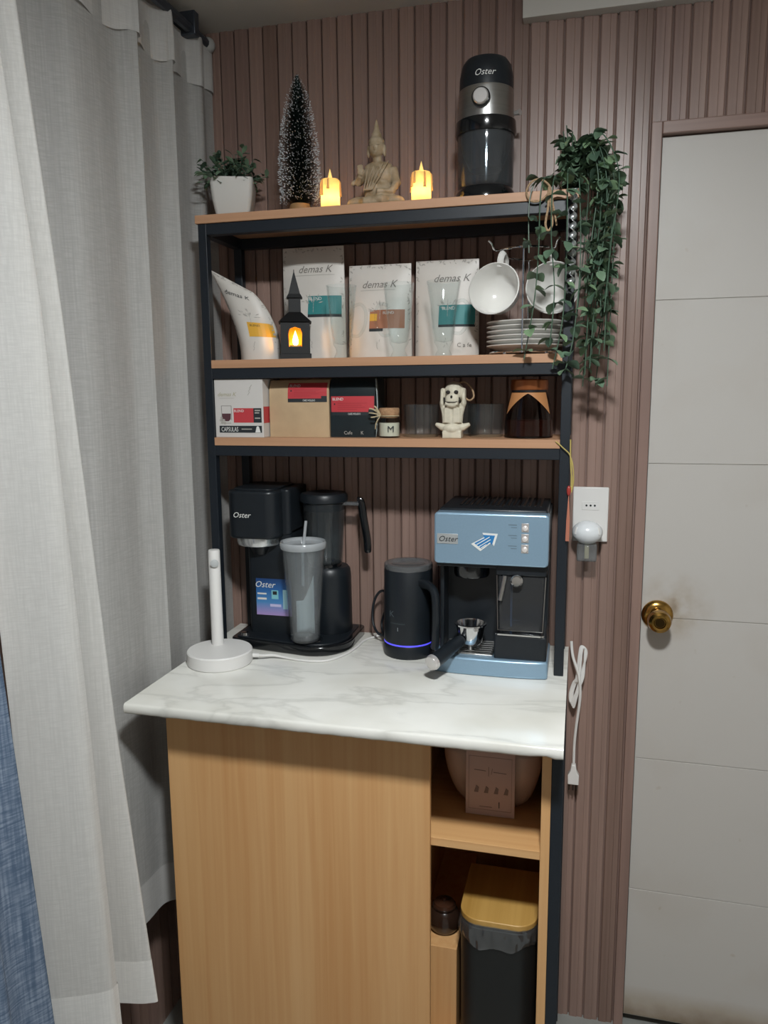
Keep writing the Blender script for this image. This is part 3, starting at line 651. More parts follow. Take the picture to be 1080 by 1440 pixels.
def leafy_print(wd, h, fn, sk, parent, seed, wtop=1.0):
    """grey leaf sprigs printed round the edge, and a small sketched coffee plant"""
    r = random.Random(seed); V = []; F = []
    def blob(x, z, l, a, w_=0.35):
        o = len(V); c, s_ = math.cos(a), math.sin(a)
        for px, pz in ((-1, 0), (0, -w_), (1, 0), (0, w_)): V.append((x + (px * c - pz * s_) * l, z + (px * s_ + pz * c) * l))
        F.append((o, o + 1, o + 2, o + 3))
    for i in range(60):
        e = r.random()
        if e < 0.36: x = r.uniform(-0.46, 0.46) * wd; z = h * r.uniform(0.955, 0.99)
        else:
            z = h * r.uniform(0.12, 0.97); x = r.choice((-1, 1)) * wd * 0.5 * (1 + (wtop - 1) * z / h) * r.uniform(0.90, 0.97)
        blob(x, z, r.uniform(0.0022, 0.0045), r.uniform(0, PI))
    for i in range(16):
        a = r.uniform(0.1, PI - 0.1); d = r.uniform(0.008, 0.026); blob(math.cos(a) * d + 0.004, h * 0.50 + math.sin(a) * d * 0.8, r.uniform(0.003, 0.006), a, 0.22)
    for i in range(5): blob(0.004, h * 0.44 + i * 0.007, 0.005, PI / 2, 0.12)
    for i in range(4): blob(0.002 + r.uniform(-.004, .004), h * 0.12 + i * 0.005, 0.004, PI / 2 + r.uniform(-.6, .6), 0.2)
    mapped(V, F, fn, sk, M_PALEINK, parent, 'leaf_print')['kind'] = 'stuff'
G = 'white coffee pouches on the middle board'
M_TEAL = mat('teal_label', '2f7f80', 0.5); M_YEL = mat('yellow_label', 'd8a43a', 0.5); M_COPPERL = mat('brown_orange_label', 'a06a4e', 0.5)
# leaning pouch with yellow label
skew1 = lambda x, z: (x * (1.0 + 0.10 * (z / 0.19)) - 0.80 * max(0, z - 0.02) ** 1.5, z - 0.050 * (x + 0.046) / 0.092 * (z / 0.19) ** 2)
t, fn, sk = pouch('coffee_pouch', 'white coffee pouch with yellow label leaning over beside the lantern', (0.094, 0.085, Z2), 0.090, 0.196, 0.075, M_BAGW, lean=-0.012, group=G, skew=skew1)
leafy_print(0.090, 0.196, fn, sk, t, 1); words('demas K', -0.006, 0.148, 0.017, fn, sk, M_INK, t, 0.35, 0.9)
patch((-0.006, 0.043, 0.052, 0.086), fn, sk, M_YEL, t); words('BLEND', 0.010, 0.076, 0.007, fn, sk, M_INK, t)
# tall pouch with teal label
t, fn, sk = pouch('coffee_pouch', 'tall white coffee pouch with teal label behind the lantern', (0.200, 0.138, Z2), 0.142, 0.240, 0.066, M_BAGW, lean=-0.004, group=G, wtop=0.97)
leafy_print(0.142, 0.240, fn, sk, t, 2, 0.97); words('demas K', 0.006, 0.186, 0.0215, fn, sk, M_GREYINK, t, 0.35); patch((-0.045, 0.050, 0.180, 0.181), fn, sk, M_PALEINK, t, 'line')
patch((-0.008, 0.064, 0.098, 0.137), fn, sk, M_TEAL, t); patch((-0.008, 0.064, 0.092, 0.098), fn, sk, M_INK, t, 'label_strip'); words('BLEND', 0.008, 0.128, 0.0095, fn, sk, M_INKW, t)
# pouch with brown label, half behind the handled glass
t, fn, sk = pouch('coffee_pouch', 'white coffee pouch with brown and orange label behind two handled glasses', (0.3475, 0.138, Z2), 0.138, 0.1975, 0.066, M_BAGW, group=G, wtop=0.98)
leafy_print(0.138, 0.1975, fn, sk, t, 3, 0.98); words('demas K', 0.000, 0.149, 0.0215, fn, sk, M_GREYINK, t, 0.35); patch((-0.040, 0.035, 0.1435, 0.1445), fn, sk, M_PALEINK, t, 'line')
patch((-0.018, 0.056, 0.064, 0.103), fn, sk, M_COPPERL, t); patch((-0.018, 0.012, 0.058, 0.064), fn, sk, M_INK, t, 'label_strip'); patch((-0.018, -0.002, 0.080, 0.095), fn, sk, M_YEL, t, 'label_patch'); words('BLEND', 0.022, 0.094, 0.008, fn, sk, M_INKW, t)
# pouch with teal label beside the cups
t, fn, sk = pouch('coffee_pouch', 'white coffee pouch with teal label beside the hanging cups', (0.4915, 0.138, Z2), 0.134, 0.200, 0.066, M_BAGW, group=G, wtop=0.98)
leafy_print(0.134, 0.200, fn, sk, t, 4, 0.98); words('demas K', 0.010, 0.155, 0.0215, fn, sk, M_GREYINK, t, 0.35)
patch((-0.014, 0.060, 0.068, 0.108), fn, sk, M_TEAL, t); patch((-0.014, 0.060, 0.063, 0.068), fn, sk, M_INK, t, 'label_strip'); words('BLEND', 0.006, 0.098, 0.009, fn, sk, M_INKW, t); words('C a fe', 0.040, 0.022, 0.012, fn, sk, M_GREYINK, t)

# black house lantern with candle glow
t = thing('house_lantern', 'small black house lantern with steeple and glowing flame window', 'lantern', (0.1820, 0.062, Z2), rz=0.36)
hw = 0.030; H = 0.078
wnd = [( -0.013, 0.026), (0.013, 0.026), (0.014, 0.052), (0.011, 0.062), (0.0, 0.066), (-0.011, 0.062), (-0.014, 0.052)]
body = MB()
for rz in range(4):
    X = RZ(rz * PI / 2); o = [(-hw, 0), (hw, 0), (hw, H), (-hw, H)]
    # wall with an arched opening: outer ring stitched to the opening
    ov = [(-hw, 0), (hw, 0), (hw, 0.05), (hw, H), (0.0, H), (-hw, H), (-hw, 0.05)]
    vs = [(p[0], -hw, p[1]) for p in ov] + [(p[0], -hw, p[1]) for p in wnd] + [(p[0], -hw + 0.004, p[1]) for p in wnd]
    fs = [(i, (i + 1) % 7, 7 + (i + 1) % 7, 7 + i) for i in range(7)] + [(7 + i, 7 + (i + 1) % 7, 14 + (i + 1) % 7, 14 + i) for i in range(7)]
    body.add(vs, fs, X)
body.box(-hw, hw, -hw, hw, 0.0, 0.003)
lb = body.build('lantern_body', mat('lantern_black', '07080a', 0.6), t, smooth=0)
MB().box(-0.0325, 0.0325, -0.0325, 0.0325, 0.0, 0.012).build('plinth', mat('lantern_black', '07080a', 0.6), t, bevel=0.001)
def frustum(z0, a, z1, b_): 
    return [(-a, -a, z0), (a, -a, z0), (a, a, z0), (-a, a, z0), (-b_, -b_, z1), (b_, -b_, z1), (b_, b_, z1), (-b_, b_, z1)], [(0, 3, 2, 1), (4, 5, 6, 7), (0, 1, 5, 4), (1, 2, 6, 5), (2, 3, 7, 6), (3, 0, 4, 7)]
MB().add(*frustum(H - 0.002, 0.034, H + 0.020, 0.012)).build('roof', mat('lantern_black', '07080a', 0.6), t, smooth=0)
MB().box(-0.0125, 0.0125, -0.0125, 0.0125, H + 0.010, H + 0.050).build('tower', mat('lantern_black', '07080a', 0.6), t, bevel=0.0006)
st = MB().add(*frustum(H + 0.048, 0.0165, H + 0.056, 0.0125)).add(*frustum(H + 0.054, 0.0125, H + 0.100, 0.0012)).build('steeple', mat('lantern_black', '07080a', 0.6), t, smooth=0)
MB().tube([(0, 0, H + 0.096), (0, 0, H + 0.106)], [0.0012, 0.0008], 6).build('finial', mat('lantern_black', '07080a', 0.6), st)
MB().lathe([(0, 0.012), (0.012, 0.012), (0.012, 0.030), (0, 0.030)], 18).build('candle', mat('lantern_wax', 'e6b060', 0.5), t)
MB().lathe([(0, 0.028), (0.0050, 0.033), (0.0062, 0.040), (0.0035, 0.050), (0, 0.060)], 14).build('flame', mat('lantern_flame', 'ffe0a0', 0.5, emit='ffb648', es=70.0), t)
MB().box(-0.024, 0.024, 0.0255, 0.0262, 0.014, 0.074).build('amber_back_pane', mat('amber_pane', 'd8872f', 0.5), t, smooth=0)

# three tall handled glasses
def latte_glass(loc, label, rz, rim=0.031):
    t = thing('handled_glass', label, 'glass', loc, rz, group='tall handled glasses on the middle board')
    o = [(0.0, 0.0), (0.0165, 0.0), (0.0170, 0.003), (0.0150, 0.008), (0.0120, 0.014), (0.0135, 0.020), (0.0185, 0.028), (0.0225, 0.055), (0.0265, 0.100), (rim, 0.146), (rim - 0.0018, 0.1465), (0.0247, 0.100), (0.0205, 0.055), (0.0160, 0.031), (0.0, 0.028)]
    MB().lathe(o, 32).build('bowl', M_GLASS, t, smooth=60)
    hp = spline([(0.0245, 0, 0.104), (0.040, 0, 0.108), (0.0505, 0, 0.094), (0.0490, 0, 0.066), (0.036, 0, 0.046), (0.0205, 0, 0.046)], 5)
    MB().tube(hp, 0.0032, 8).build('handle', M_GLASS, t, smooth=60)
latte_glass((0.288, 0.052, Z2), 'tall footed handled glass in front of the tall teal-labelled pouch', 0.0)
latte_glass((0.408, 0.052, Z2), 'tall footed handled glass in front of the brown-labelled pouch', PI - 0.15)
latte_glass((0.499, 0.052, Z2), 'tall footed handled glass beside the hanging cups', -0.1, 0.034)
# small dark tumbler in the corner
t = thing('corner_tumbler', 'small dark clear tumbler beside the leaning pouch', 'glass', (0.050, 0.145, Z2))
MB().lathe([(0.0, 0.0), (0.022, 0.0), (0.0235, 0.004), (0.027, 0.078), (0.0255, 0.078), (0.0215, 0.008), (0.0, 0.007)], 24).build('bowl', thin_clear('dark_glass', '7d8b93', 0.05, 0.05), t)

# chrome cup stand with two cups and six saucers
SX, SY = 0.656, 0.098
t = thing('cup_stand', 'chrome wire cup stand holding two cups over a stack of saucers', 'cup stand', (SX, SY, Z2))
MB().tube([(0.070 * math.cos(a), 0.070 * math.sin(a), 0.0065) for a in [2 * PI * i / 36 for i in range(36)]], 0.0022, 7, True).build('base_ring', M_CHROME, t)
for a in (0.5, 2.6, 4.2, 5.4): MB().ball((0.070 * math.cos(a), 0.070 * math.sin(a), 0.0035), 0.0038, 8, 6).build('foot', M_CHROME, t)
MB().tube([(-0.070, 0, 0.0065), (0.070, 0, 0.0065)], 0.002, 6).build('cross_wire', M_CHROME, t)
MB().tube([(0, -0.0800, 0.0060), (0, 0.0800, 0.0060)], 0.002, 6).build('cross_wire', M_CHROME, t)
MB().tube([(0.0, 0.0795, 0.004), (0.0, 0.0800, 0.03), (0.0, 0.0800, 0.199)], 0.0024, 8).build('upright', M_CHROME, t)
MB().tube([(0.0, -0.0795, 0.004), (0.0, -0.0800, 0.03), (0.0, -0.0800, 0.199)], 0.0016, 8).build('upright', M_CHROME, t)
MB().tube(spline([(-0.050, -0.012, 0.203), (-0.040, -0.050, 0.200), (0.0, -0.079, 0.198), (0.040, -0.050, 0.200), (0.050, -0.012, 0.203), (0.04, 0.05, 0.2), (0.0, 0.079, 0.198), (-0.04, 0.05, 0.2)], 6, True), 0.0022, 7, True).build('top_ring', M_CHROME, t)
for sx in (-1, 1): MB().tube(spline([(sx * 0.044, -0.040, 0.201), (sx * 0.056, -0.062, 0.197), (sx * 0.060, -0.074, 0.206), (sx * 0.066, -0.080, 0.212)], 5), 0.0020, 6).build('hook', M_CHROME, t)
sau = [(0.0, 0.0), (0.040, 0.0), (0.042, 0.0025), (0.062, 0.0055), (0.0765, 0.0105), (0.0770, 0.0122), (0.0755, 0.0125), (0.060, 0.0075), (0.041, 0.0048), (0.0, 0.0045)]
me0 = None
for i in range(6):
    if me0 is None:
        o = MB().lathe(sau, 40).build('saucer', M_WHITEG, smooth=50); me0 = o.data
    else:
        o = bpy.data.objects.new('saucer', me0); COL.objects.link(o)
    o.location = (SX, SY - 0.0, Z2 + 0.0086 + i * 0.0091); tag(o, 'white ceramic saucer, ' + ('lowest', 'second from the bottom', 'third from the bottom', 'third from the top', 'second from the top', 'topmost')[i] + ' of the stack under the cups', 'saucer', 'stacked white saucers')
def cup(loc, ax, label, hd):
    t = thing('hanging_cup', label, 'cup', loc, group='white cups hung on the chrome stand')
    z = Vector(ax).normalized(); y0 = Vector(hd) - z * Vector(hd).dot(z); y0.normalize(); x0 = y0.cross(z)
    t.rotation_euler = Matrix((x0, y0, z)).transposed().to_euler()
    MB().lathe([(0.0, -0.058), (0.022, -0.058), (0.0225, -0.054), (0.030, -0.048), (0.0385, -0.030), (0.0440, -0.008), (0.0468, 0.0), (0.0450, 0.0010), (0.0425, -0.008), (0.0368, -0.030), (0.028, -0.046), (0.0, -0.052)], 40).build('bowl', M_WHITEG, t, smooth=50)
    t.scale = (1.08, 1.08, 1.08)
    for dx in (0,): MB().tube(spline([(0, 0.0425, -0.010), (0, 0.058, -0.006), (0, 0.069, -0.016), (0, 0.064, -0.032), (0, 0.050, -0.040), (0, 0.034, -0.040)], 6), [0.0042] * 31, 8, flat=1.5).build('handle', M_WHITEG, t)
cup((0.6000, 0.024, Z2 + 0.1250), (-0.22, -0.95, 0.22), 'white cup hanging beside the teal-labelled pouch', (0.12, 0, 1))
cup((0.7090, 0.050, Z2 + 0.1255), (0.05, -0.985, 0.16), 'white cup hanging behind the ivy strand', (-0.02, 0, 1))

# ================================================================== LOWER BOARD
# capsule box
t = thing('capsule_box', 'white cardboard box of coffee capsules with red and black print', 'box', (0.0735, 0.055, Z3), rz=0.0)
bx0, bx1, bz = -0.0545, 0.0545, 0.121; fy = -0.050
MB().box(bx0, bx1, fy, 0.050, 0, bz).build('carton', mat('white_card', 'c8c4c0', 0.5), t, smooth=0, bevel=0.001)
lettering('demas K', bx0 + 0.0279, 0.086, 0.012, mat('olive_ink', 'a39e80', 0.6), t, y=fy, shear=0.3)
decal((bx0 + 0.0108, bx0 + 0.0450, 0.0815, 0.0823), M_PALEINK, t, y=fy, name='line')
red = decal((bx0 + 0.0423, bx0 + 0.0873, 0.031, 0.061), M_RED, t, y=fy); decal((bx0 + 0.0873, bx0 + 0.1053, 0.031, 0.061), M_INK, t, y=fy, name='label_end')
lettering('BLEND', bx0 + 0.0549, 0.053, 0.0075, M_INKW, t, y=fy - 0.0003); 
for i, (a, b_) in enumerate(((0.055, 0.012), (0.050, 0.010), (0.039, 0.012))): decal((bx0 + 0.0905, bx0 + 0.0905 + b_, a, a + 0.0025), M_PALEINK, t, y=fy - 0.0003, name='print_line')
decal((bx0 + 0.0090, bx0 + 0.1053, 0.010, 0.0245), M_INK, t, y=fy, name='banner'); lettering('CAPSULAS', bx0 + 0.0328, 0.0125, 0.0135, M_INKW, t, y=fy - 0.0003, sx=0.62)
decal((bx0 + 0.0594, bx0 + 0.0828, 0.0165, 0.0185), M_PALEINK, t, y=fy - 0.0003, name='print_line')
MB().prism([(bx0 + 0.0905, 0.0105), (bx0 + 0.1022, 0.0105), (bx0 + 0.0990, 0.022), (bx0 + 0.0972, 0.0235), (bx0 + 0.0954, 0.0235), (bx0 + 0.0936, 0.022)], fy - 0.0008, fy - 0.0003).build('capsule_print', M_INKW, t, smooth=0)
MB().prism([(bx0 + 0.0162, 0.043), (bx0 + 0.0180, 0.036), (bx0 + 0.0234, 0.034), (bx0 + 0.0306, 0.034), (bx0 + 0.0351, 0.038), (bx0 + 0.0360, 0.050), (bx0 + 0.0162, 0.050)], fy - 0.0006, fy - 0.0002).build('cup_print', mat('coffee_ink', '54343a', 0.6), t, smooth=0)
for p, q in (((0.0165, 0.066), (0.0175, 0.034)), ((0.0415, 0.066), (0.0415, 0.036)), ((0.0165, 0.066), (0.0415, 0.066)), ((0.013, 0.030), (0.040, 0.030))): MB().tube([(bx0 + 0.9 * p[0], fy - 0.0003, p[1]), (bx0 + 0.9 * q[0], fy - 0.0003, q[1])], 0.0005, 5).build('cup_outline', M_GREYINK, t)
for p in ((0.014, 0.036), (0.018, 0.031), (0.022, 0.036), (0.016, 0.041), (0.024, 0.030)): MB().lathe([(0.0, 0), (0.003, 0), (0.0028, 0.0004), (0, 0.0004)], 10, T(bx0 + 0.9 * p[0], fy - 0.0003, p[1]) @ FRONT).build('blossom_print', M_PALEINK, t)
MB().add([(bx1 + 0.0004, fy + 0.002, 0.030), (bx1 + 0.0004, fy + 0.080, 0.030), (bx1 + 0.0004, fy + 0.080, 0.064), (bx1 + 0.0004, fy + 0.002, 0.064)], [(0, 1, 2, 3)]).build('side_label', M_RED, t, smooth=0)
for p in ((0.086, 0.095), (0.084, 0.088), (0.089, 0.102)): MB().tube([(bx0 + 0.9 * p[0], fy - 0.0002, p[1]), (bx0 + 0.9 * p[0] + 0.005, fy - 0.0002, p[1] + 0.007)], 0.0007, 5).build('sprig_print', M_PALEINK, t)

# kraft bag and black bag
def block_bag(name, label, loc, wd, h, d, mt, rz=0.0, bulge=0.004):
    t = thing(name, label, 'coffee bag', loc, rz)
    def fn(x, z): return -d / 2 - bulge * (1 - (2 * x / wd) ** 2) * math.sin(PI * max(0, min(1, z / h)) * 0.85 + 0.2) + 0.012 * max(0, (z / h - 0.80) / 0.2) ** 1.5
    mb = MB()
    mb.grid(lambda u, v: ((u - 0.5) * wd, fn((u - 0.5) * wd, v * h), v * h), 10, 14)
    mb.grid(lambda u, v: ((u - 0.5) * wd, -fn((u - 0.5) * wd, v * h), v * h), 10, 14, flip=True)
    for s_ in (-1, 1): mb.grid(lambda u, v: (s_ * wd * 0.5 - s_ * 0.005 * math.sin(PI * u) * v, fn(s_ * wd / 2, v * h) * (1 - 2 * u), v * h), 6, 14)
    mb.grid(lambda u, v: ((u - 0.5) * wd, fn((u - 0.5) * wd, h) * (1 - 2 * v), h - 0.0), 10, 4); mb.grid(lambda u, v: ((u - 0.5) * wd, fn((u - 0.5) * wd, 0) * (1 - 2 * v), 0), 10, 4)
    mb.build('bag', mt, t, smooth=50); return t, fn
idt = lambda x, z: (x, z)
M_KRAFT = mat('kraft_paper', 'b79d7c', 0.7, var=0.06, scale=(25, 25, 25), bump=0.2)
t, fn = block_bag('kraft_coffee_bag', 'tan kraft paper coffee bag with a red label beside the capsule box', (0.197, 0.078, Z3), 0.132, 0.118, 0.090, M_KRAFT)
MB().box(-0.058, 0.062, -0.010, 0.010, 0.112, 0.1215).build('folded_top', M_KRAFT, t, bevel=0.003)
def red_label(t, fn, x0, x1, z1, sk=idt):
    patch((x0, x1, z1 - 0.032, z1), fn, sk, M_RED, t); patch((x0, x1, z1 - 0.0395, z1 - 0.032), fn, sk, M_INK, t, 'label_strip'); patch((x1 - 0.012, x1, z1 - 0.032, z1 - 0.027), fn, sk, M_INK, t, 'label_step', off=0.0008)
    words('BLEND', x0 + 0.015, z1 - 0.0085, 0.0080, fn, sk, M_INKW, t); words('CAFE MOLIDO', (x0 + x1) / 2 + 0.004, z1 - 0.0378, 0.0055, fn, sk, M_INKW, t, sx=0.75)
    patch((x0 + 0.006, x0 + 0.009, z1 - 0.0175, z1 - 0.0145), fn, sk, M_INK, t, 'bean_print', off=0.0008, n=1)
    for i in range(4): patch((x0 + 0.014, x0 + 0.014 + (x1 - x0 - 0.022) * (0.9, 0.75, 0.85, 0.6)[i], z1 - 0.0145 - i * 0.0042, z1 - 0.0139 - i * 0.0042), fn, sk, mat('dark_red_ink', '8c2c34', 0.6), t, 'print_line', off=0.0008)
red_label(t, fn, -0.023, 0.062, 0.112)
M_BLKBAG = mat('black_foil_bag', '1d2629', 0.35, var=0.1, scale=(30, 30, 30), bump=0.3)
t, fn = block_bag('black_coffee_bag', 'black foil coffee bag with a red label beside the kraft bag', (0.3135, 0.075, Z3), 0.096, 0.124, 0.080, M_BLKBAG, bulge=0.003)
red_label(t, fn, -0.046, 0.046, 0.084); words('Cafe', -0.010, 0.006, 0.010, fn, idt, M_PALEINK, t); words('K', 0.020, 0.006, 0.010, fn, idt, M_PALEINK, t)
MB().grid(lambda u, v: (0.0485 + 0.003 * math.sin(PI * v), -0.039 + 0.012 * u, 0.001 + 0.118 * v), 2, 8).build('pale_gusset', mat('pale_gusset', 'a9b4b4', 0.5), t, solid=0.0006)

# little corked jar
t = thing('corked_jar', 'small glass jar with cork and straw bow and a letter label', 'jar', (0.3905, 0.036, Z3))
MB().lathe([(0.0, 0.0), (0.0215, 0.0), (0.0225, 0.003), (0.0225, 0.036), (0.0190, 0.042), (0.0195, 0.046), (0.018, 0.046), (0.0175, 0.042), (0.021, 0.035), (0.021, 0.004), (0.0, 0.003)], 28).build('glass', M_GLASS, t)
MB().lathe([(0.0, 0.0035), (0.0205, 0.0035), (0.0205, 0.030), (0.0, 0.030)], 28).build('filling', mat('cream_filling', 'c9c3b0', 0.8), t)
MB().lathe([(0.0, 0.040), (0.0172, 0.040), (0.0205, 0.047), (0.0212, 0.057), (0.0195, 0.060), (0.0, 0.060)], 24).build('cork', mat('cork', 'a07c5c', 0.9, var=0.2, scale=(200, 200, 200)), t)
lettering('M', 0.008, 0.012, 0.018, M_INK, t, fn=lambda x, z: -math.sqrt(max(0, 0.0226 ** 2 - x * x)))
bow = MB()
for a, l in ((2.5, 0.030), (2.9, 0.026), (2.1, 0.028), (3.4, 0.022), (2.3, 0.020)): bow.tube(spline([(-0.014, -0.016, 0.046), (-0.014 + 0.5 * l * math.cos(a), -0.022, 0.046 + 0.6 * l * math.sin(a)), (-0.012 + l * math.cos(a), -0.020, 0.046 + l * math.sin(a) * 0.75)], 4), 0.0017, 6, flat=0.5)
bow.tube([(0.0200 * math.cos(a), 0.0200 * math.sin(a), 0.044) for a in [2 * PI * i / 20 for i in range(20)]], 0.0012, 5, True)
bow.tube(spline([(-0.015, -0.017, 0.044), (-0.022, -0.022, 0.030), (-0.024, -0.020, 0.018)], 4), 0.0012, 5)
bow.build('straw_bow', mat('straw', 'a8987a', 0.9, var=0.2, scale=(150, 150, 150)), t)

# ribbed tumblers
def ribbed(loc, label, g='ribbed glasses on the lower board'):
    t = thing('ribbed_tumbler', label, 'glass', loc, group=g); n = 72; prof = [(0.0, 0.0), (0.0315, 0.0), (0.034, 0.003), (0.0362, 0.040), (0.0368, 0.066), (0.0352, 0.0665), (0.0342, 0.040), (0.0318, 0.006), (0.0, 0.005)]
    vs = []; k = len(prof)
    for i in range(n):
        a = 2 * PI * i / n
        for q, (r, z) in enumerate(prof):
            rb = 0.0007 * math.cos(a * 18) if 2 <= q <= 3 else 0.0; vs.append(((r + rb) * math.cos(a), (r + rb) * math.sin(a), z))
    fs = [(i * k + q, ((i + 1) % n) * k + q, ((i + 1) % n) * k + q + 1, i * k + q + 1) for i in range(n) for q in range(k - 1)]
    MB().add(vs, fs).build('bowl', thin_clear('ribbed_glass', 'f8fbfb', 0.04, 0.03, 0.008), t, smooth=60)
ribbed((0.452, 0.065, Z3), 'ribbed clear tumbler between the corked jar and the skeleton figurine')
ribbed((0.526, 0.132, Z3), 'ribbed clear tumbler standing behind the skeleton figurine')
ribbed((0.5815, 0.080, Z3), 'ribbed clear tumbler between the skeleton figurine and the brown jar')

# skeleton bust with hands at its ears
t = thing('skeleton_figurine', 'bone white skeleton bust figurine with hands pressed to its skull', 'figurine', (0.5205, 0.040, Z3))
b = MB()
b.ball((0.002, 0.004, 0.090), (0.0205, 0.0235, 0.0215)); b.ball((0.001, -0.012, 0.076), (0.0150, 0.0105, 0.013)); b.ball((0.0, -0.011, 0.066), (0.0135, 0.010, 0.007))
b.box(-0.0125, 0.0125, -0.020, -0.004, 0.0655, 0.0715)
for sx in (-1, 1):
    b.ball((sx * 0.0205 + 0.001, -0.002, 0.082), (0.0048, 0.0105, 0.0175), 12, 8); b.ball((sx * 0.0215 + 0.001, -0.004, 0.070), (0.0055, 0.008, 0.009), 10, 8)
    for q in range(4): b.tube([(sx * 0.0230 + 0.001, -0.010 + q * 0.0048, 0.074), (sx * 0.0225 + 0.001, -0.009 + q * 0.0048, 0.099 - abs(q - 1.5) * 0.002)], 0.0022, 6)
    b.tube([(sx * 0.0205, -0.002, 0.068), (sx * 0.015, -0.004, 0.048), (sx * 0.0125, -0.005, 0.030)], [0.0065, 0.007, 0.008], 8)
    b.tube([(sx * 0.006, -0.002, 0.020), (sx * 0.022, -0.002, 0.0215), (sx * 0.0345, -0.002, 0.0275)], [0.011, 0.0075, 0.0035], 8)
    b.box(*( (0.002, 0.016) if sx > 0 else (-0.016, -0.002)), -0.013, 0.008, 0.030, 0.060)
b.tube([(0, 0, 0.025), (0, 0, 0.068)], [0.013, 0.011], 12); b.box(-0.019, 0.019, -0.015, 0.014, 0.0, 0.014); b.ball((0, -0.002, 0.018), (0.022, 0.016, 0.012))
b.build('body', mat('bone_resin', 'c3bca9', 0.6, var=0.1, scale=(80, 80, 80)), t, smooth=180, remesh=0.0011)
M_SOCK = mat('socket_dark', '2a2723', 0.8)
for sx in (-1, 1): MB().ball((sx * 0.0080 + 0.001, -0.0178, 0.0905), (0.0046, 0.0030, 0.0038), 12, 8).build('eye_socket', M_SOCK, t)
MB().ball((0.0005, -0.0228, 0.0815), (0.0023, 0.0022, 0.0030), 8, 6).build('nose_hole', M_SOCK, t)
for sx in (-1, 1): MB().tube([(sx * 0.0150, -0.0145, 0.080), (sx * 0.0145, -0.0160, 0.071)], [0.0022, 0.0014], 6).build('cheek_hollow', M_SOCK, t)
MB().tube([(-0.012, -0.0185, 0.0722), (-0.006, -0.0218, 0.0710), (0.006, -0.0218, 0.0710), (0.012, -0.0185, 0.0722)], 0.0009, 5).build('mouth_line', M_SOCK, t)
MB().tube(spline([(0.010, 0.012, 0.108), (0.022, 0.010, 0.110), (0.036, 0.006, 0.098), (0.041, 0.004, 0.082), (0.032, 0.006, 0.074), (0.020, 0.010, 0.082)], 6), 0.0018, 6).build('rope_loop', M_TWINE, t)

# brown storage jar with copper lid
t = thing('storage_jar', 'brown glass storage jar with copper lid and arched orange label', 'jar', (0.6680, 0.070, Z3))
def jr(z): return 0.0475 - 0.0155 * max(0, (z - 0.035) / 0.055) ** 1.3 if z > 0.035 else 0.0475 - 0.003 * max(0, (0.006 - z) / 0.006)
pz = [0.0, 0.003, 0.008, 0.02, 0.035, 0.045, 0.055, 0.065, 0.075, 0.085, 0.090]
jr2 = lambda z: 0.0475 - 0.0125 * max(0.0, (z - 0.03) / 0.06) ** 1.25
MB().lathe([(0.0, 0.0)] + [(jr2(z), z) for z in pz] + [(jr2(z) - 0.0018, z) for z in pz[::-1][:-1]] + [(0.0, 0.004)], 40).build('glass', M_AMBER, t, smooth=60)
MB().lathe([(0.0, 0.0042), (0.0445, 0.0042), (0.0450, 0.030), (0.044, 0.034), (0.0, 0.036)], 36).build('ground_coffee', mat('ground_coffee', '5a463e', 0.9, var=0.2, scale=(200, 200, 200)), t)
MB().lathe([(0.0, 0.088), (0.0345, 0.088), (0.0345, 0.094), (0.0, 0.094)], 36).build('seal_ring', M_BLACK, t)
MB().lathe([(0.0, 0.0935), (0.0362, 0.0935), (0.0370, 0.096), (0.0365, 0.112), (0.0345, 0.114), (0.0, 0.1145)], 40).build('lid', mat('copper_lid', 'a5643c', 0.32, 0.7), t)
lab = MB()
def lf(u, v):
    a = -PI / 2 + (u - 0.5) * 2.3; s_ = (u - 0.5) * 2; zlo = 0.0865 - 0.040 * min(1.0, abs(s_) ** 1.3) ; zz = zlo + (0.0885 - zlo) * v
    r = jr2(zz) + 0.0006; return (r * math.cos(a), r * math.sin(a), zz)
lab.grid(lf, 28, 6).build('paper_label', mat('orange_label', 'b07a4c', 0.6), t, smooth=180)

# ================================================================== ON THE MARBLE
# white round stand with an upright pole
t = thing('white_stand', 'white round-based stand with an upright pole beside the coffee machine', 'stand', (0.046, -0.074, ZM))
MB().lathe([(0.0, 0.0), (0.066, 0.0), (0.068, 0.002), (0.068, 0.026), (0.066, 0.0285), (0.0, 0.029)], 48).build('base', M_WHITE, t)
MB().lathe([(0.0, 0.028), (0.0128, 0.028), (0.0122, 0.232), (0.011, 0.2345), (0.0, 0.235)], 24, T(-0.018, 0.028, 0)).build('pole', M_WHITE, t)
MB().lathe([(0.0085, 0.0), (0.0085, 0.003), (0.0070, 0.004), (0.0, 0.004)], 20, T(-0.012, 0.0165, 0.208) @ RZ(0.5) @ FRONT).build('switch', mat('pale_grey_plastic', 'b5b8b8', 0.35), t)

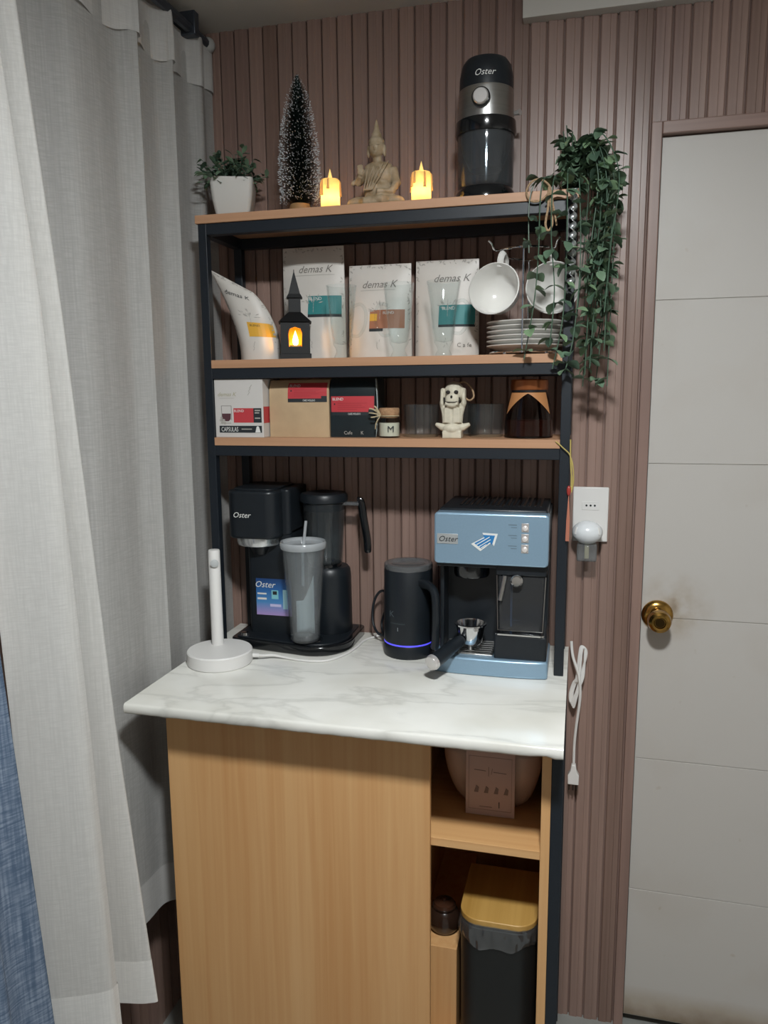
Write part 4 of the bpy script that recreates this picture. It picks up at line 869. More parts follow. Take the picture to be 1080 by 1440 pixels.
# capsule coffee machine with jug
t = thing('coffee_machine', 'black capsule coffee machine with chrome ring and a blender jug at its side', 'coffee machine', (0.0, 0.0, ZM))
def rounded(poly_pts, n=8): return spline([(p[0], p[1], 0) for p in poly_pts], n, True)
bo = []
def arc(cx, cy, r, a0, a1, n=8): return [(cx + r * math.cos(a0 + (a1 - a0) * i / n), cy + r * math.sin(a0 + (a1 - a0) * i / n)) for i in range(n + 1)]
bo = arc(0.213, 0.078, 0.082, -PI / 2, 0.10, 12) + arc(0.282, 0.168, 0.012, 0, PI / 2, 4) + arc(0.036, 0.168, 0.012, PI / 2, PI, 4) + arc(0.040, 0.036, 0.016, PI, 1.5 * PI, 5)
MB().prism(bo, 0.0, 0.021, 'xy').build('base', M_BLACKGLOSS, t, smooth=40, bevel=0.003)
MB().prism([((p[0] - 0.15) * 0.92 + 0.15, (p[1] - 0.09) * 0.90 + 0.09) for p in bo], 0.020, 0.0235, 'xy').build('drip_plate', M_BLACK, t, smooth=40, bevel=0.001)
MB().lathe([(0.0, 0.0233), (0.034, 0.0233), (0.0355, 0.025), (0.034, 0.0262), (0.0, 0.0262)], 36, T(0.2000, 0.036, 0)).build('cup_disc', M_BLACKGLOSS, t)
MB().lathe([(0.0, 0.0233), (0.010, 0.0233), (0.008, 0.029), (0.0, 0.030)], 16, T(0.052, 0.040, 0)).build('float_button', M_CHROME, t)
MB().prism(rrect(0.054, 0.159, 0.062, 0.176, 0.010), 0.020, 0.260, 'xy').build('column', M_BLACK, t, smooth=40, bevel=0.002)
hd = MB().prism(rrect(0.026, 0.142, 0.018, 0.175, 0.026, 8), 0.2465, 0.352, 'xy').build('head', M_BLACK, t, smooth=40, bevel=0.006, seg=3)
MB().prism(rrect(0.120, 0.159, 0.060, 0.176, 0.010, 6), 0.250, 0.352, 'xy').build('rear_housing', M_BLACK, t, smooth=40, bevel=0.004, seg=3)
MB().prism(rrect(0.036, 0.132, 0.030, 0.165, 0.02, 6), 0.350, 0.356, 'xy').build('top_lid', M_BLACK, t, smooth=40, bevel=0.002)
MB().lathe([(0.0, 0.228), (0.048, 0.228), (0.0505, 0.232), (0.0505, 0.250), (0.0, 0.250)], 40, T(0.082, 0.073, 0)).build('chrome_ring', mat('ring_chrome', 'd5d7d8', 0.18, 0.75), t)
MB().lathe([(0.0, 0.205), (0.018, 0.205), (0.030, 0.232), (0.0, 0.232)], 24, T(0.084, 0.073, 0)).build('spout', M_BLACK, t)
lettering('Oster', 0.064, 0.294, 0.017, M_INKW, t, y=0.0178, shear=0.3)
# gradient sticker: printed blue to violet
ms = mat('sticker_print', '2f6fa5', 0.35); nt = ms.node_tree; N = nt.nodes
tc = N.new('ShaderNodeTexCoord'); sp = N.new('ShaderNodeSeparateXYZ'); nt.links.new(tc.outputs['Object'], sp.inputs[0]); mr = N.new('ShaderNodeMapRange'); nt.links.new(sp.outputs[2], mr.inputs[0])
mr.inputs[1].default_value = 0.067; mr.inputs[2].default_value = 0.150; rp_ = N.new('ShaderNodeValToRGB'); nt.links.new(mr.outputs[0], rp_.inputs[0]); e = rp_.color_ramp.elements
e[0].color = (*lin('a98fc4'), 1); e[1].color = (*lin('24406f'), 1); k_ = e.new(0.35); k_.color = (*lin('4a86bb'), 1); k_ = e.new(0.68); k_.color = (*lin('2f63a0'), 1); nt.links.new(rp_.outputs[0], N['Principled BSDF'].inputs['Base Color'])
st = MB().box(0.073, 0.157, 0.0610, 0.0622, 0.066, 0.150).build('sticker', ms, t, smooth=0)
lettering('Oster', 0.094, 0.130, 0.020, M_INKW, st, y=0.0608, shear=0.3)
decal((0.076, 0.098, 0.1135, 0.1170), M_INKW, st, y=0.0608, name='print_line', n=1); decal((0.076, 0.098, 0.1015, 0.1060), M_INKW, st, y=0.0608, name='print_line', n=1)
MB().box(0.110, 0.126, 0.0605, 0.0611, 0.104, 0.124).build('machine_print', mat('teal_print', '7fc0c9', 0.4), st, smooth=0)
MB().box(0.113, 0.123, 0.0602, 0.0606, 0.114, 0.122).build('machine_print', M_INK, st, smooth=0)
MB().box(0.137, 0.148, 0.0605, 0.0611, 0.082, 0.126).build('glass_print', mat('pale_print', 'a9d3df', 0.4), st, smooth=0)
MB().box(0.106, 0.132, 0.0605, 0.0611, 0.086, 0.092).build('plate_print', mat('lilac_print', 'c3bfe0', 0.4), st, smooth=0)
# blender motor, jug with lid and handle
jx, jy = 0.2255, 0.1265
mo = MB().lathe([(0.0, 0.021), (0.0480, 0.021), (0.0505, 0.026), (0.0490, 0.150), (0.0470, 0.166), (0.042, 0.172), (0.0, 0.172)], 40, T(jx, jy, 0)).build('motor_housing', M_BLACK, t)
MB().lathe([(0.0, 0.171), (0.036, 0.171), (0.035, 0.180), (0.0, 0.180)], 32, T(jx - 0.008, jy, 0)).build('coupling', M_BLACKGLOSS, mo)
jug = MB().lathe([(0.0, 0.178), (0.036, 0.178), (0.040, 0.182), (0.0475, 0.310), (0.0490, 0.322), (0.0472, 0.322), (0.0455, 0.310), (0.038, 0.184), (0.0, 0.182)], 40, T(jx - 0.010, jy, 0)).build('jug', thin_clear('jug_plastic', 'dfe6e9', 0.06, 0.03, 0.02), t, smooth=60)
MB().lathe([(0.0, 0.330), (0.030, 0.341), (0.050, 0.338), (0.0535, 0.333), (0.0535, 0.320), (0.0505, 0.318), (0.0465, 0.318), (0.045, 0.300), (0.0, 0.300)], 40, T(jx - 0.010, jy, 0)).build('jug_lid', M_BLACK, jug)
MB().box(jx + 0.030, jx + 0.074, jy - 0.011, jy + 0.009, 0.312, 0.319).build('handle_bridge', thin_clear('handle_clear', 'b9c1c5', 0.08, 0.05, 0.1), jug, bevel=0.002)
MB().tube(spline([(jx + 0.070, jy - 0.001, 0.322), (jx + 0.077, jy - 0.001, 0.318), (jx + 0.083, jy - 0.001, 0.280), (jx + 0.090, jy - 0.001, 0.235), (jx + 0.091, jy - 0.001, 0.206)], 6), [0.008] * 23 + [0.0075, 0.006], 12, flat=1.3).build('jug_handle', M_BLACKGLOSS, jug)

# clear double-wall tumbler with lid and straw on the machine's cup disc
t = thing('clear_tumbler', 'tall clear plastic tumbler with lid standing on the coffee machine base', 'tumbler', (0.2000, 0.0285, ZM + 0.0262))
MB().lathe([(0.0, 0.0), (0.0295, 0.0), (0.0315, 0.003), (0.0460, 0.205), (0.0440, 0.205), (0.0300, 0.006), (0.0, 0.004)], 44).build('outer_wall', M_ACRYL, t, smooth=60)
MB().lathe([(0.0, 0.014), (0.0250, 0.014), (0.0395, 0.204), (0.0380, 0.204), (0.0238, 0.016), (0.0, 0.0155)], 44).build('inner_wall', thin_clear('inner_acrylic', 'f4f7f8', 0.12, 0.03, 0.04), t, smooth=60)
ld = MB().lathe([(0.0, 0.2045), (0.0480, 0.2045), (0.0500, 0.207), (0.0500, 0.2175), (0.0480, 0.220), (0.0440, 0.219), (0.0425, 0.213), (0.0, 0.2125)], 44).build('lid', thin_clear('lid_acrylic', 'e9eef0', 0.15, 0.05, 0.34), t, smooth=50)
MB().tube([(-0.004, 0.004, 0.120), (-0.003, 0.004, 0.190), (0.004, 0.010, 0.262)], 0.0032, 10).build('straw', thin_clear('straw_clear', 'dfe5e8', 0.1, 0.06, 0.35), t)
MB().grid(lambda u, v: (-0.016 + 0.040 * u, -0.008 + 0.010 * math.sin(u * 3), 0.018 + 0.070 * v + 0.090 * v * max(0, u - 0.35)), 6, 8).build('paper_insert', mat('grey_insert', 'b4b8b8', 0.6), t, solid=0.0008)

# black milk frother with a lit violet ring
t = thing('milk_frother', 'black cylindrical milk frother with a glowing violet ring and side handle', 'milk frother', (0.4210, 0.0735, ZM))
MB().lathe([(0.0, 0.0), (0.0525, 0.0), (0.0540, 0.003), (0.0540, 0.026), (0.0525, 0.0285), (0.0, 0.0285)], 44).build('base', M_BLACK, t)
MB().lathe([(0.0515, 0.027), (0.0532, 0.0285), (0.0532, 0.0315), (0.0515, 0.033)], 44, None, True).build('light_ring', mat('violet_glow', '5a55d8', 0.4, emit='4a45e0', es=0.9), t)
MB().lathe([(0.0, 0.0315), (0.0530, 0.0315), (0.0535, 0.036), (0.0520, 0.188), (0.0510, 0.190), (0.0, 0.190)], 44).build('jug', M_BLACK, t)
lid = MB().lathe([(0.0, 0.189), (0.0515, 0.189), (0.0525, 0.192), (0.0515, 0.199), (0.0490, 0.2005), (0.036, 0.200), (0.033, 0.197), (0.0, 0.197)], 44).build('lid', thin_clear('smoked_lid', '8e8a8a', 0.08, 0.05, 0.12), t, smooth=50)
MB().tube(spline([(0.036, -0.034, 0.163), (0.056, -0.056, 0.165), (0.071, -0.072, 0.152), (0.074, -0.076, 0.110), (0.073, -0.075, 0.060), (0.070, -0.072, 0.040)], 6), [0.0085] * 31, 12, flat=1.35).build('handle', M_BLACK, t)
cyl = lambda r: (lambda x, z: -math.sqrt(max(1e-6, r * r - x * x)))
M_DIMINK = mat('dim_grey_ink', '4d565a', 0.5)
lettering('K', -0.026, 0.092, 0.018, M_DIMINK, t, fn=cyl(0.0534)); lettering('I', -0.012, 0.062, 0.012, mat('mid_grey_ink', '8a9194', 0.5), t, fn=cyl(0.0536))
for q in range(3): decal((-0.030, 0.004, 0.079 - q * 0.001, 0.0793 - q * 0.001), M_DIMINK, t, fn=cyl(0.0534), name='print_line')
MB().tube(spline([(-0.047, 0.026, 0.012), (-0.062, 0.038, 0.014), (-0.076, 0.060, 0.040), (-0.066, 0.066, 0.075), (-0.056, 0.068, 0.098), (-0.064, 0.070, 0.112), (-0.082, 0.072, 0.112), (-0.096, 0.074, 0.090), (-0.100, 0.070, 0.060), (-0.094, 0.060, 0.034), (-0.078, 0.046, 0.020), (-0.056, 0.046, 0.017), (-0.044, 0.060, 0.016)], 7), 0.0030, 8).build('cord', M_BLACK, t)

# white charging cable with its adapter
t = thing('charging_cable', 'thin white charging cable running over the marble to an adapter', 'cable', (0, 0, ZM))
MB().tube(spline([(0.107, -0.050, 0.0110), (0.130, -0.044, 0.0100), (0.150, -0.033, 0.0080), (0.175, -0.030, 0.0035), (0.215, -0.036, 0.0026), (0.245, -0.034, 0.0026), (0.270, -0.022, 0.0026), (0.292, 0.018, 0.0026), (0.304, 0.072, 0.0026), (0.308, 0.120, 0.0026), (0.325, 0.150, 0.0030), (0.352, 0.154, 0.012)], 6), 0.0024, 8).build('cord', M_WHITE, t)
MB().box(0.350, 0.392, 0.132, 0.170, 0.0, 0.030).build('adapter', M_WHITE, t, bevel=0.004)
MB().tube([(0.105, -0.052, 0.0115), (0.122, -0.047, 0.0105)], 0.0042, 10).build('connector', M_WHITE, t)

# espresso machine
EX, EY = 0.607, -0.036
t = thing('espresso_machine', 'pale blue and black espresso machine with portafilter and milk tank', 'espresso machine', (EX, 0.0, ZM))
hw = 0.110
tr = MB(); fr = []
for i in range(13):
    u = -1 + i / 6; fr.append((u * hw * 1.03, EY + 0.008 * abs(u) ** 3 + 0.000))
pl = fr + [(hw * 1.03, 0.100), (-hw * 1.03, 0.100)]
MB().prism(pl, 0.0, 0.036, 'xy').build('drip_tray', M_BLUE, t, smooth=30, bevel=0.005, seg=3)
MB().box(-0.098, 0.005, -0.016, 0.090, 0.0340, 0.0385).build('drip_grate', M_STEEL, t, bevel=0.001)
for q in range(7): MB().box(-0.094, 0.001, -0.011 + q * 0.013, -0.007 + q * 0.013, 0.038, 0.0394).build('grate_bar', M_CHROME, t, smooth=0)
MB().box(-hw + 0.003, hw - 0.001, 0.068, 0.172, 0.0, 0.232).build('rear_body', M_BLACK, t, bevel=0.004)
MB().box(-hw + 0.004, -hw + 0.012, 0.012, 0.080, 0.030, 0.232).build('side_wall', M_BLACK, t, bevel=0.002)
MB().box(0.008, hw, -0.024, 0.090, 0.033, 0.085).build('tank_base', M_BLACK, t, bevel=0.004)
MB().prism(rrect(0.010, 0.106, -0.026, 0.080, 0.008), 0.0845, 0.0875, 'xy').build('chrome_rim', M_CHROME, t, smooth=40)
mt_ = MB()
tank = MB().add([(0.016, -0.014, 0.0865), (0.100, -0.014, 0.0865), (0.100, 0.066, 0.0865), (0.016, 0.066, 0.0865), (0.013, -0.016, 0.206), (0.104, -0.016, 0.206), (0.104, 0.066, 0.206), (0.013, 0.066, 0.206)], [(0, 3, 2, 1), (4, 5, 6, 7), (0, 1, 5, 4), (1, 2, 6, 5), (2, 3, 7, 6), (3, 0, 4, 7)]).build('milk_tank', M_SMOKE, t, smooth=30, bevel=0.006, seg=3)
MB().tube([(0.0115, -0.0165, 0.203), (0.0145, -0.0150, 0.092), (0.1015, -0.0150, 0.092), (0.1055, -0.0165, 0.203)], 0.0010, 6).build('tank_edge', M_STEEL, tank)
MB().box(0.036, 0.040, 0.010, 0.014, 0.092, 0.200).build('suction_tube', mat('tube_grey', '7d8790', 0.4), tank)
MB().box(0.010, 0.107, -0.020, 0.070, 0.204, 0.226).build('tank_lid', M_BLACK, t, bevel=0.003)
kn = MB().lathe([(0.0118, 0.0), (0.0125, 0.002), (0.0118, 0.012), (0.009, 0.015), (0.0, 0.0155)], 28, T(0.051, -0.020, 0.197) @ FRONT).build('froth_knob', M_CHROME, t)
MB().tube([(0.028, -0.021, 0.204), (0.019, -0.024, 0.155)], [0.0055, 0.0050], 12, flat=0.8).build('froth_spout', M_STEEL, t)
MB().lathe([(0.0, 0.190), (0.034, 0.190), (0.036, 0.194), (0.036, 0.230), (0.0, 0.230)], 32, T(-0.044, 0.030, 0)).build('brew_head', M_BLACKGLOSS, t)
MB().box(-0.080, -0.046, -0.016, -0.010, 0.222, 0.228).build('chrome_strip', M_CHROME, t, bevel=0.001)
MB().box(-hw + 0.002, hw, -0.016, 0.100, 0.216, 0.232).build('under_head', M_BLACK, t, bevel=0.002)
hdm = MB().prism(rrect(-hw, hw, 0.226, 0.328, 0.008, 5), EY, 0.010, 'xz').build('head_panel', M_BLUE, t, smooth=40, bevel=0.004, seg=3)
MB().box(-hw + 0.001, hw - 0.001, 0.005, 0.172, 0.228, 0.324).build('head_body', M_BLACK, t, bevel=0.005)
tp = MB().box(-hw + 0.006, hw - 0.004, -0.010, 0.168, 0.322, 0.333).build('cup_warmer', M_BLACK, t, bevel=0.004)
for q in range(16): MB().box(-0.070 + q * 0.0105, -0.065 + q * 0.0105, 0.030, 0.150, 0.3325, 0.3350).build('vent_rib', M_BLACKGLOSS, tp, smooth=0)
FYE = EY - 0.0002
MB().box(-0.104, -0.063, EY - 0.0012, EY + 0.002, 0.266, 0.286).build('logo_plate', mat('satin_silver', 'a9acac', 0.4, 0.3), t, bevel=0.0006)
lettering('Oster', -0.083, 0.271, 0.0155, M_INK, t, y=EY - 0.0013, shear=0.3)
ar = [(-0.0255, -0.006), (0.000, 0.0085), (-0.004, 0.0165), (0.0255, 0.0155), (0.0185, -0.0085), (0.0135, -0.0020), (-0.0075, -0.0195)]
ax_, az_ = -0.0115, 0.2735
ar = [(ax_ + (p[0] * 1.0), az_ + p[1]) for p in ar]
aw = MB().prism(ar, EY - 0.0010, EY - 0.0002).build('arrow_sticker', M_INKW, t, smooth=0)
ai = [((p[0] - ax_ - 0.002) * 0.78 + ax_ + 0.002, (p[1] - az_ - 0.001) * 0.76 + az_ + 0.001) for p in ar]
MB().prism(ai, EY - 0.0014, EY - 0.0009).build('arrow_print', mat('arrow_blue', '2f77b0', 0.4), aw, smooth=0)
for p_, q_ in (((-0.015, -0.007), (0.010, 0.009)), ((-0.011, -0.011), (0.012, 0.004)), ((-0.006, -0.013), (0.004, -0.006))): MB().tube([(ax_ + p_[0], EY - 0.0013, az_ + p_[1]), (ax_ + q_[0], EY - 0.0013, az_ + q_[1])], 0.0010, 5).build('print_line', M_INKW, aw)
for q in range(3):
    MB().box(0.0585, 0.0725, EY - 0.0010, EY + 0.001, 0.253 + q * 0.0205, 0.270 + q * 0.0205).build('button_plate', mat('satin_plate', 'b9b4b2', 0.35, 0.4), t, bevel=0.0008)
    MB().lathe([(0.0052, 0.0), (0.0052, 0.002), (0.0035, 0.0032), (0.0, 0.0034)], 18, T(0.0655, EY - 0.0008, 0.2605 + q * 0.0205) @ FRONT).build('button', mat('pearl_button', 'e8e2de', 0.2, 0.3), t)
    decal((0.034, 0.050, 0.2660 + q * 0.0205, 0.2668 + q * 0.0205), M_DIMINK, t, y=EY, name='print_line', n=1); decal((0.039, 0.050, 0.2610 + q * 0.0205, 0.2617 + q * 0.0205), M_DIMINK, t, y=EY, name='print_line', n=1)
# portafilter lying on the grate, its handle out over the front
pf = thing('portafilter', 'chrome portafilter with black handle resting on the espresso machine tray', 'portafilter', (0.5640, 0.010, ZM + 0.0392))
MB().lathe([(0.0, 0.012), (0.019, 0.012), (0.024, 0.018), (0.0275, 0.040), (0.0295, 0.052), (0.0325, 0.053), (0.0325, 0.056), (0.0285, 0.0565), (0.0265, 0.044), (0.0225, 0.022), (0.0, 0.020)], 36).build('basket', M_CHROME, pf, smooth=50)
MB().lathe([(0.0, 0.0), (0.007, 0.0), (0.008, 0.013), (0.0, 0.013)], 16).build('outlet', M_STEEL, pf)
for a in (0.7, 3.6): MB().box(-0.004, 0.004, 0.030, 0.037, 0.048, 0.054, RZ(a)).build('lug', M_CHROME, pf)
hp = [(-0.014, -0.022, 0.026), (-0.027, -0.042, 0.020), (-0.044, -0.074, 0.010), (-0.058, -0.100, 0.0035)]
MB().tube(spline(hp, 6), [0.0095, 0.0105, 0.0115, 0.012, 0.0122, 0.0125, 0.0128, 0.013, 0.0132, 0.0134, 0.0136, 0.0138, 0.014, 0.0142, 0.0143, 0.0144, 0.0145, 0.0145, 0.0145], 16).build('handle', M_BLACK, pf)
d = (Vector(hp[3]) - Vector(hp[2])).normalized(); e0 = Vector(hp[3])
MB().tube([e0 - d * 0.001, e0 + d * 0.004, e0 + d * 0.008, e0 + d * 0.0095], [0.0156, 0.0156, 0.0138, 0.009], 20).build('end_cap', mat('satin_cap', 'd5d2d0', 0.22, 0.6), pf)

# ================================================================== ON THE WALL, HANGING
t = thing('wall_socket', 'white three-hole wall socket plate on the slatted wall', 'socket', (0.7945, WY, 1.1865))
MB().box(-0.0365, 0.0365, -0.009, 0.0005, -0.0585, 0.0585).build('plate', M_WHITE, t, bevel=0.002)
MB().box(-0.018, 0.018, -0.0098, -0.0085, 0.010, 0.028).build('insert', M_WHITE, t, bevel=0.0004)
for q in (-1, 0, 1): MB().lathe([(0.0, 0), (0.0022, 0), (0.0022, 0.0006), (0.0, 0.0006)], 12, T(q * 0.0085, -0.0096, 0.0195) @ FRONT).build('hole', M_INK, t)
t = thing('plug_in_diffuser', 'white plug-in air freshener with clear bottle in the wall socket', 'air freshener', (0.7890, WY - 0.009, 1.150))
MB().box(-0.025, 0.025, -0.014, 0.001, -0.012, 0.012).build('plug_block', M_WHITE, t, bevel=0.003)
MB().ball((0, -0.034, 0.004), (0.0315, 0.026, 0.0245), 28, 16).build('body', mat('white_gloss_plastic', 'dfe2e4', 0.25), t)
for sx in (-1, 1): MB().tube([(sx * 0.022, -0.048, 0.017), (sx * 0.0235, -0.050, 0.002)], 0.0024, 8).build('side_grip', M_WHITE, t)
MB().box(-0.0205, 0.0205, -0.050, -0.016, -0.056, -0.020).build('bottle', thin_clear('bottle_clear', 'dde2e4', 0.05, 0.08, 0.10), t, bevel=0.004)
MB().box(-0.0045, 0.0045, -0.038, -0.029, -0.052, -0.016).build('wick', mat('wick_cream', 'b8ad8c', 0.7), t, bevel=0.001)

t = thing('hanging_charm', 'yellow cord charm with red bead and orange tassel hanging from the shelf', 'charm', (0.7500, -0.004, Z3 - 0.003))
MB().tube(spline([(-0.026, 0.000, 0.000), (-0.012, -0.003, -0.012), (0.001, -0.003, -0.026), (0.004, -0.002, -0.050), (0.0045, -0.002, -0.090)], 6), 0.0012, 6).build('cord', mat('yellow_cord', 'b3a15c', 0.8), t)
MB().tube(spline([(0.001, -0.003, 0.004), (0.0015, -0.003, -0.022), (0.0035, -0.003, -0.055), (0.006, -0.003, -0.072), (0.0045, -0.002, -0.095)], 6), 0.0013, 6).build('cord', mat('yellow_cord', 'b3a15c', 0.8), t)
MB().tube(spline([(0.001, -0.002, -0.026), (0.0065, -0.004, -0.045), (0.0085, -0.004, -0.075), (0.005, -0.002, -0.096)], 6), 0.0012, 6).build('cord', mat('yellow_cord', 'b3a15c', 0.8), t)
MB().ball((0.0005, -0.003, -0.093), (0.0042, 0.004, 0.010), 12, 8).build('bead', mat('red_bead', 'a03a33', 0.3), t)
ts = MB()
for q in range(9): ts.tube([(0.0005, -0.003, -0.101), (-0.002 + q * 0.0007, -0.004 + 0.002 * math.sin(q), -0.150), (-0.0028 + q * 0.00075, -0.004 + 0.003 * math.sin(q * 2), -0.190)], 0.0006, 4)
ts.build('tassel', mat('orange_tassel', 'b0705a', 0.8), t)

t = thing('power_cable', 'white coiled power cable with three-pin plug hanging beside the marble', 'cable', (0.7795, 0.164, ZM))
C = MB()
C.tube(spline([(-0.016, 0.000, 0.020), (-0.012, -0.004, -0.012), (0.002, -0.010, -0.055), (0.006, -0.010, -0.100), (0.000, -0.006, -0.170), (-0.003, -0.004, -0.215), (-0.003, -0.004, -0.262)], 8), 0.0031, 8)
for q in range(4):
    o = 0.0020 * q - 0.003
    C.tube(spline([(0.000 + o, -0.002 - 0.002 * q, -0.060), (0.004 + o, -0.001, -0.010 + 0.004 * q), (0.010 + o * 1.6, 0.001, 0.010 - 0.002 * q), (0.015 - o * 0.6, 0.000, -0.004), (0.009 + o, -0.003, -0.055), (0.000 + o, -0.004, -0.095 + 0.003 * q), (-0.010 + o, -0.003, -0.118 - 0.004 * q), (-0.013 + o, -0.001, -0.100), (-0.007 + o, 0.000, -0.075)], 7, True), 0.0024, 7, True)
C.build('cord', M_WHITE, t)
pb = MB().prism([(-0.0075, -0.262), (0.0015, -0.262), (0.0035, -0.276), (0.0090, -0.286), (0.0090, -0.308), (-0.0150, -0.308), (-0.0150, -0.286), (-0.0095, -0.276)], -0.011, 0.003).build('plug', M_WHITE, t, bevel=0.0015)
for q in (-1, 0, 1): MB().tube([(-0.003 + q * 0.008, -0.004, -0.306), (-0.003 + q * 0.008, -0.004, -0.324)], 0.0018, 8).build('prong', mat('dull_pin', '4b4540', 0.35, 0.8), pb)

# ivy: strands with single leaves, crown on the shelf end, draping over front and side
t = thing('hanging_ivy', 'artificial green ivy trailing from the end of the top board', 'plant', (0.745, 0.060, Z1))
ri = random.Random(12); leaves = []; loc0 = Vector((0.745, 0.060, Z1))
def strand(pts, n, spread=0.010, stem_r=0.0011):
    P_ = spline(pts, 8); MB().tube(P_, stem_r, 5).build('stem', M_LEAF[2], t)
    for i in range(n):
        u = (i + 0.4) / n; q = u * (len(P_) - 1); a = int(q); p = P_[a].lerp(P_[min(a + 1, len(P_) - 1)], q - a)
        for s_ in (0, 1):
            leaves.append((p, ri.uniform(0, 2 * PI) + s_ * PI, ri.uniform(-0.35, 0.75), ri.uniform(0.75, 1.25)))
out = [((-0.070, -0.075), -0.040 - 0.06), ]
# front strands
strand([(-0.030, -0.030, 0.020), (-0.062, -0.068, 0.020), (-0.078, -0.078, -0.020), (-0.077, -0.079, -0.110)], 7)
strand([(-0.020, -0.020, 0.030), (-0.036, -0.076, 0.015), (-0.038, -0.083, -0.080), (-0.030, -0.084, -0.180), (-0.036, -0.083, -0.275)], 13)
strand([(-0.030, -0.010, 0.030), (-0.056, -0.076, 0.010), (-0.060, -0.084, -0.120), (-0.066, -0.084, -0.200), (-0.082, -0.083, -0.300)], 11)
strand([(-0.010, -0.010, 0.035), (-0.012, -0.082, 0.020), (-0.010, -0.090, -0.120), (-0.014, -0.092, -0.230), (-0.030, -0.088, -0.318)], 14)
strand([(0.000, -0.010, 0.035), (0.008, -0.078, 0.010), (0.014, -0.088, -0.130), (0.006, -0.090, -0.260), (-0.008, -0.090, -0.325)], 16)
# side strands beside the post
for q in range(22):
    a = ri.uniform(0, 1); xo = 0.018 + 0.056 * ri.random(); yo = -0.072 + 0.140 * ri.random(); ln = ri.uniform(0.16, 0.335) if q < 19 else 0.35
    strand([(0.000, -0.020 + 0.02 * a, 0.050), (xo * 0.55, yo * 0.8, 0.075 + 0.02 * ri.random()), (xo + 0.006, yo, 0.020), (xo + ri.uniform(-.006, .012), yo, -ln * 0.45), (xo + ri.uniform(-.012, .006), yo, -ln)], int(ln * 44) + 4)
# crown above the board
for q in range(15):
    a = ri.uniform(0, 2 * PI); strand([(0.0, 0, 0.0), (0.010 * math.cos(a), 0.01 * math.sin(a), 0.045), (0.045 * math.cos(a) * 0.8 + 0.012, 0.045 * math.sin(a), 0.075 + 0.045 * ri.random())], 6)
lvs = []
for i in range(4):
    v_, f_ = leaf_mesh(0.023, 0.0175, 0.22, 4); m_ = MB().add(v_, f_); o = m_.build('leaf', M_LEAF[i], None, smooth=180, fix=False); lvs.append(o.data); bpy.data.objects.remove(o)
cx = C_ - loc0
def clear_of(p):
    q = loc0 + p
    return not ((q.x < 0.772 and q.y > -0.022 and Z1 - 0.040 < q.z < Z1 + 0.010) or (q - Vector((0.705, 0.075, Z2 + 0.119))).length < 0.082)
leaves = [(p, a, e, s_) for p, a, e, s_ in leaves if clear_of(p)]
order = sorted(range(len(leaves)), key=lambda i: leaves[i][0].y)
rest = [MB(), MB()]
for k_, i in enumerate(order):
    p, a, e, s_ = leaves[i]; X = T(*p) @ RZ(a) @ RY(e) @ RX(ri.uniform(-0.5, 0.5))
    if k_ < 300:
        o = bpy.data.objects.new('leaf', lvs[ri.randrange(4)]); COL.objects.link(o); o.parent = t; o.matrix_local = X @ Matrix.Diagonal((s_, s_, s_, 1))
    else:
        me_l = lvs[0]; rest[k_ % 2].add([v.co * s_ for v in me_l.vertices], [tuple(f.vertices) for f in me_l.polygons], X)
for q in (0, 1): tag(rest[q].build('rear_leaves', M_LEAF[q], t, smooth=180, fix=False), kind='stuff')

# twine bow and twisted silver ribbon at the end of the top board
t = thing('twine_loops', 'beige twine tied in loops over the end of the top board', 'twine', (0.705, -0.006, Z1))
MB().tube(spline([(-0.004, -0.004, 0.006), (-0.020, -0.004, 0.018), (-0.036, -0.004, 0.014), (-0.044, -0.004, -0.002), (-0.036, -0.004, -0.018), (-0.018, -0.004, -0.018), (-0.004, -0.004, -0.004)], 6, True), 0.0019, 7, True).build('loop', M_TWINE, t)
MB().tube(spline([(-0.004, -0.005, 0.004), (-0.005, -0.007, -0.030), (-0.009, -0.008, -0.060), (-0.004, -0.008, -0.072), (0.003, -0.008, -0.060), (0.000, -0.007, -0.030)], 6, True), 0.0022, 7, True).build('loop', M_TWINE, t)
MB().tube(spline([(-0.003, -0.005, 0.004), (0.004, -0.008, -0.030), (0.011, -0.008, -0.064)], 6), 0.0018, 7).build('tail', M_TWINE, t)
t = thing('twisted_ribbon', 'twisted silver foil ribbon hanging in front of the rack post among ivy', 'ribbon', (0.7440, -0.0120, Z1 - 0.006))
MB().grid(lambda u, v: ((u - 0.5) * 0.015 * math.cos(v * 34), (u - 0.5) * 0.015 * math.sin(v * 34), 0.004 - 0.172 * v), 3, 140).build('ribbon', mat('silver_foil', 'cfd3d4', 0.28, 0.85), t, smooth=60, solid=0.0006)

# ================================================================== IN THE OPEN COMPARTMENT
t = thing('storage_basket', 'rounded dusty pink storage box with a printed sleeve in the open compartment', 'storage box', (0.624, -0.048, 0.6548))
vs = []; K = 12
for j in range(K):
    u = j / (K - 1); wx = 0.058 + 0.036 * math.sin(u * PI / 2) ** 0.7; wy = 0.048 + 0.034 * math.sin(u * PI / 2) ** 0.7
    vs += [(p[0] * wx, p[1] * wy, 0.125 * u) for p in rrect(-1, 1, -1, 1, 0.42, 6)]
n = 28; fs = [(j * n + i, j * n + (i + 1) % n, (j + 1) * n + (i + 1) % n, (j + 1) * n + i) for j in range(K - 1) for i in range(n)] + [tuple(range(n))[::-1]]
M_PINK = mat('dusty_pink_plastic', 'b39a8b', 0.4)
MB().add(vs, fs).build('tub', M_PINK, t, smooth=60, solid=0.002)
MB().prism([(p[0] * 0.096, p[1] * 0.084) for p in rrect(-1, 1, -1, 1, 0.42, 6)], 0.124, 0.150, 'xy').build('lid', M_PINK, t, smooth=40, bevel=0.004)
M_SLEEVE = mat('pink_card', 'b59a90', 0.6)
